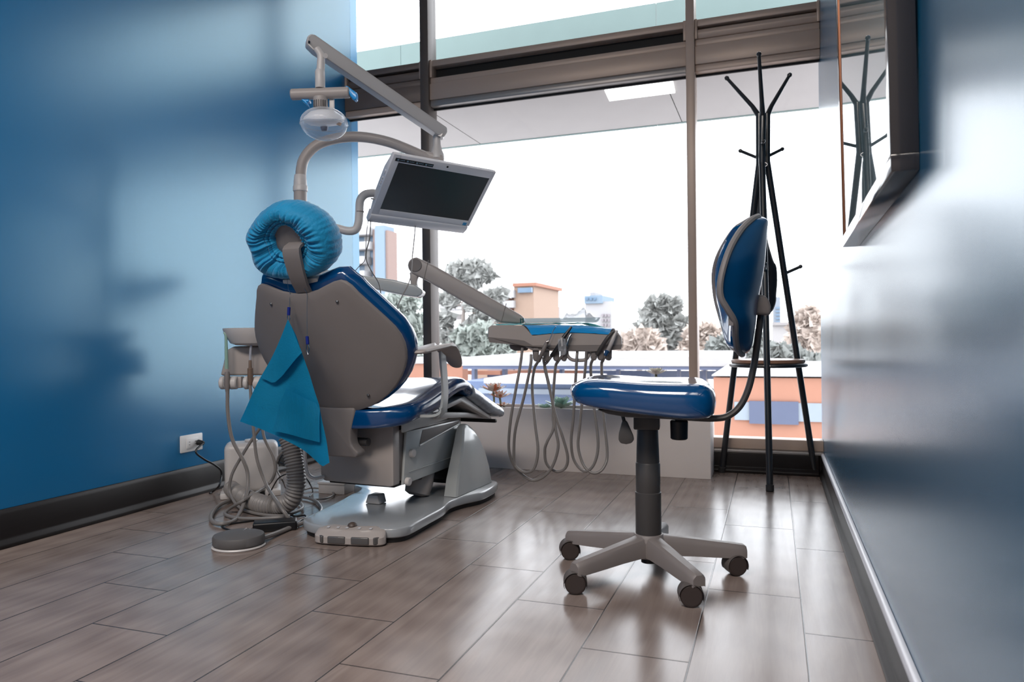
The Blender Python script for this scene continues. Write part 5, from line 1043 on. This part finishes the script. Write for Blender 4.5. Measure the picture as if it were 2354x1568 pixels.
# ================================================================== planter and succulents
PLX0, PLX1 = -1.78, -.283; zp = W0.Y(1150, 936.5, 3.55).z
pl = thing('planter_box', 'long white planter box standing under the window', 'planter', ((PLX0 + PLX1) / 2, 3.62, 0))
m = MB(); t_ = .012
m.box((PLX0, 3.55, 0), (PLX1, 3.55 + t_, zp), .002); m.box((PLX0, 3.736, 0), (PLX1, 3.748, zp), .002); m.box((PLX1 - t_, 3.55 + t_, 0), (PLX1, 3.736, zp), .002); m.box((PLX0, 3.55 + t_, 0), (PLX0 + t_, 3.736, zp), .002)
m.build('box_walls', PLANTERM, pl); MB().box((PLX0 + t_, 3.55 + t_, .02), (PLX1 - t_, 3.736, zp - .028)).build('soil', SOIL, pl)
def rosette(name, label, c, R, mats, layers, tilt=(0, 0), stem=0., wid=.5, up=.9, seed=0, cupz=.3, leaves=9):
    r = random.Random(seed); c = V(c); t = thing(name, label, 'succulent', (c.x, c.y, zp - .03))
    mm = [MB() for _ in mats]
    for l in range(layers):
        f = l / max(1, layers - 1); el = math.radians(12 + 62 * f * up); ln = R * (1 - .45 * f); n = leaves - l
        for k in range(max(4, n)):
            a = 2 * pi * (k + .5 * (l % 2)) / max(4, n) + r.uniform(-.15, .15); d = V((math.cos(a) * math.cos(el), math.sin(a) * math.cos(el), math.sin(el))); s = V((-math.sin(a), math.cos(a), 0)); nrm = d.cross(s) * -1
            R_ = []
            for q, w_ in ((0, .22), (.25, .62), (.55, 1.), (.8, .85), (.93, .45), (1, .05)):
                w2 = wid * ln * .5 * w_; p = c + d * ln * q + V((0, 0, cupz * ln * q * q * .6)) + V((tilt[0], tilt[1], 0)) * q * ln; th = .06 * ln * (1 - .6 * q)
                R_.append([p + s * w2 + V((0, 0, .12 * w2)), p + nrm * -th, p - s * w2 + V((0, 0, .12 * w2)), p + nrm * th * .4])
            mm[0 if len(mats) == 1 or r.random() < .6 else r.randrange(1, len(mats))].rings(R_)
    for i, m_ in enumerate(mm):
        if len(m_.bm.verts): m_.build('leaves', mats[i], t, 60)
        else: m_.bm.free()
    MB().tube([V((c.x, c.y, zp - .035)), V((c.x + .004, c.y, (c.z + zp - .03) / 2)), c + V((0, 0, .004))], .006, 8).build('stem', mat('stem_green', (120, 124, 100), .7), t); return t
GRN = mat('succulent_green', (186, 214, 202), .5, var=.25, vscale=30, trans=.5); PGR = mat('succulent_pale', (236, 236, 220), .55, var=.1, vscale=30, trans=.4); ORL = mat('succulent_orange', (228, 140, 100), .5, var=.25, vscale=40, trans=.3); CRM = mat('succulent_cream', (250, 240, 232), .55, var=.08, vscale=30, trans=.45)
yp = 3.65; sp_ = lambda u, v: W0.Y(u, v, yp)
rosette('succulent', 'grey-green rosette succulent in the white planter behind the hanging hoses', sp_(1290, 937), .088, [GRN], 3, wid=.5, seed=1, leaves=8)
rosette('succulent', 'smaller flat green succulent left of the rosette in the white planter', sp_(1253, 939), .055, [GRN], 2, wid=.55, seed=2, up=.4, leaves=7)
rosette('succulent', 'pale open rosette succulent on a tall stem above the stool seat', sp_(1508, 861), .056, [PGR, CRM], 3, wid=.46, seed=3, leaves=11, up=.75)
rosette('succulent', 'small whitish succulent low in the planter under the stool seat', sp_(1408, 948), .045, [CRM], 2, wid=.4, seed=4, leaves=9)
rosette('succulent', 'cream and orange succulent with the tallest heads beside the chair foot', sp_(1134, 900), .075, [CRM, CRM, ORL], 3, wid=.34, seed=5, leaves=13, up=.8)
rosette('succulent', 'orange-tipped succulent just right of the tallest cream heads', sp_(1149, 915), .064, [CRM, ORL], 3, wid=.34, seed=6, leaves=12, up=.8)
rosette('succulent', 'low cream succulent at the right of the orange cluster', sp_(1158, 934), .042, [CRM, ORL], 2, wid=.34, seed=7, leaves=10, up=.7)
# ================================================================== light
w = bpy.data.worlds.new('sky'); SC.world = w; w.use_nodes = True
bg = w.node_tree.nodes['Background']; bg.inputs[0].default_value = (.955, .96, 1.0, 1); bg.inputs[1].default_value = 4.6
def fill_lamp(x, y, p, lb):  # soft fill lamps with housings, added behind the camera to brighten the room
    f = thing('added_fill_light', lb, 'added fill light', (x, y, ZC - .02)); MB().box((x - .5, y - .5, ZC - .03), (x + .5, y + .5, ZC), .004).build('housing', WHITE, f)
    d = bpy.data.lights.new('lamp', 'AREA'); d.size = .95; d.energy = p; d.color = (1, .9, .82); o = bpy.data.objects.new('lamp', d); COL.objects.link(o); o.parent = f; o.location = (0, 0, -.02)
fill_lamp(-1.75, -.5, 58, 'flat square fill light added unseen on the ceiling, nearer the left wall')
fill_lamp(-.45, -.5, 82, 'flat square fill light added unseen on the ceiling, nearer the right wall')
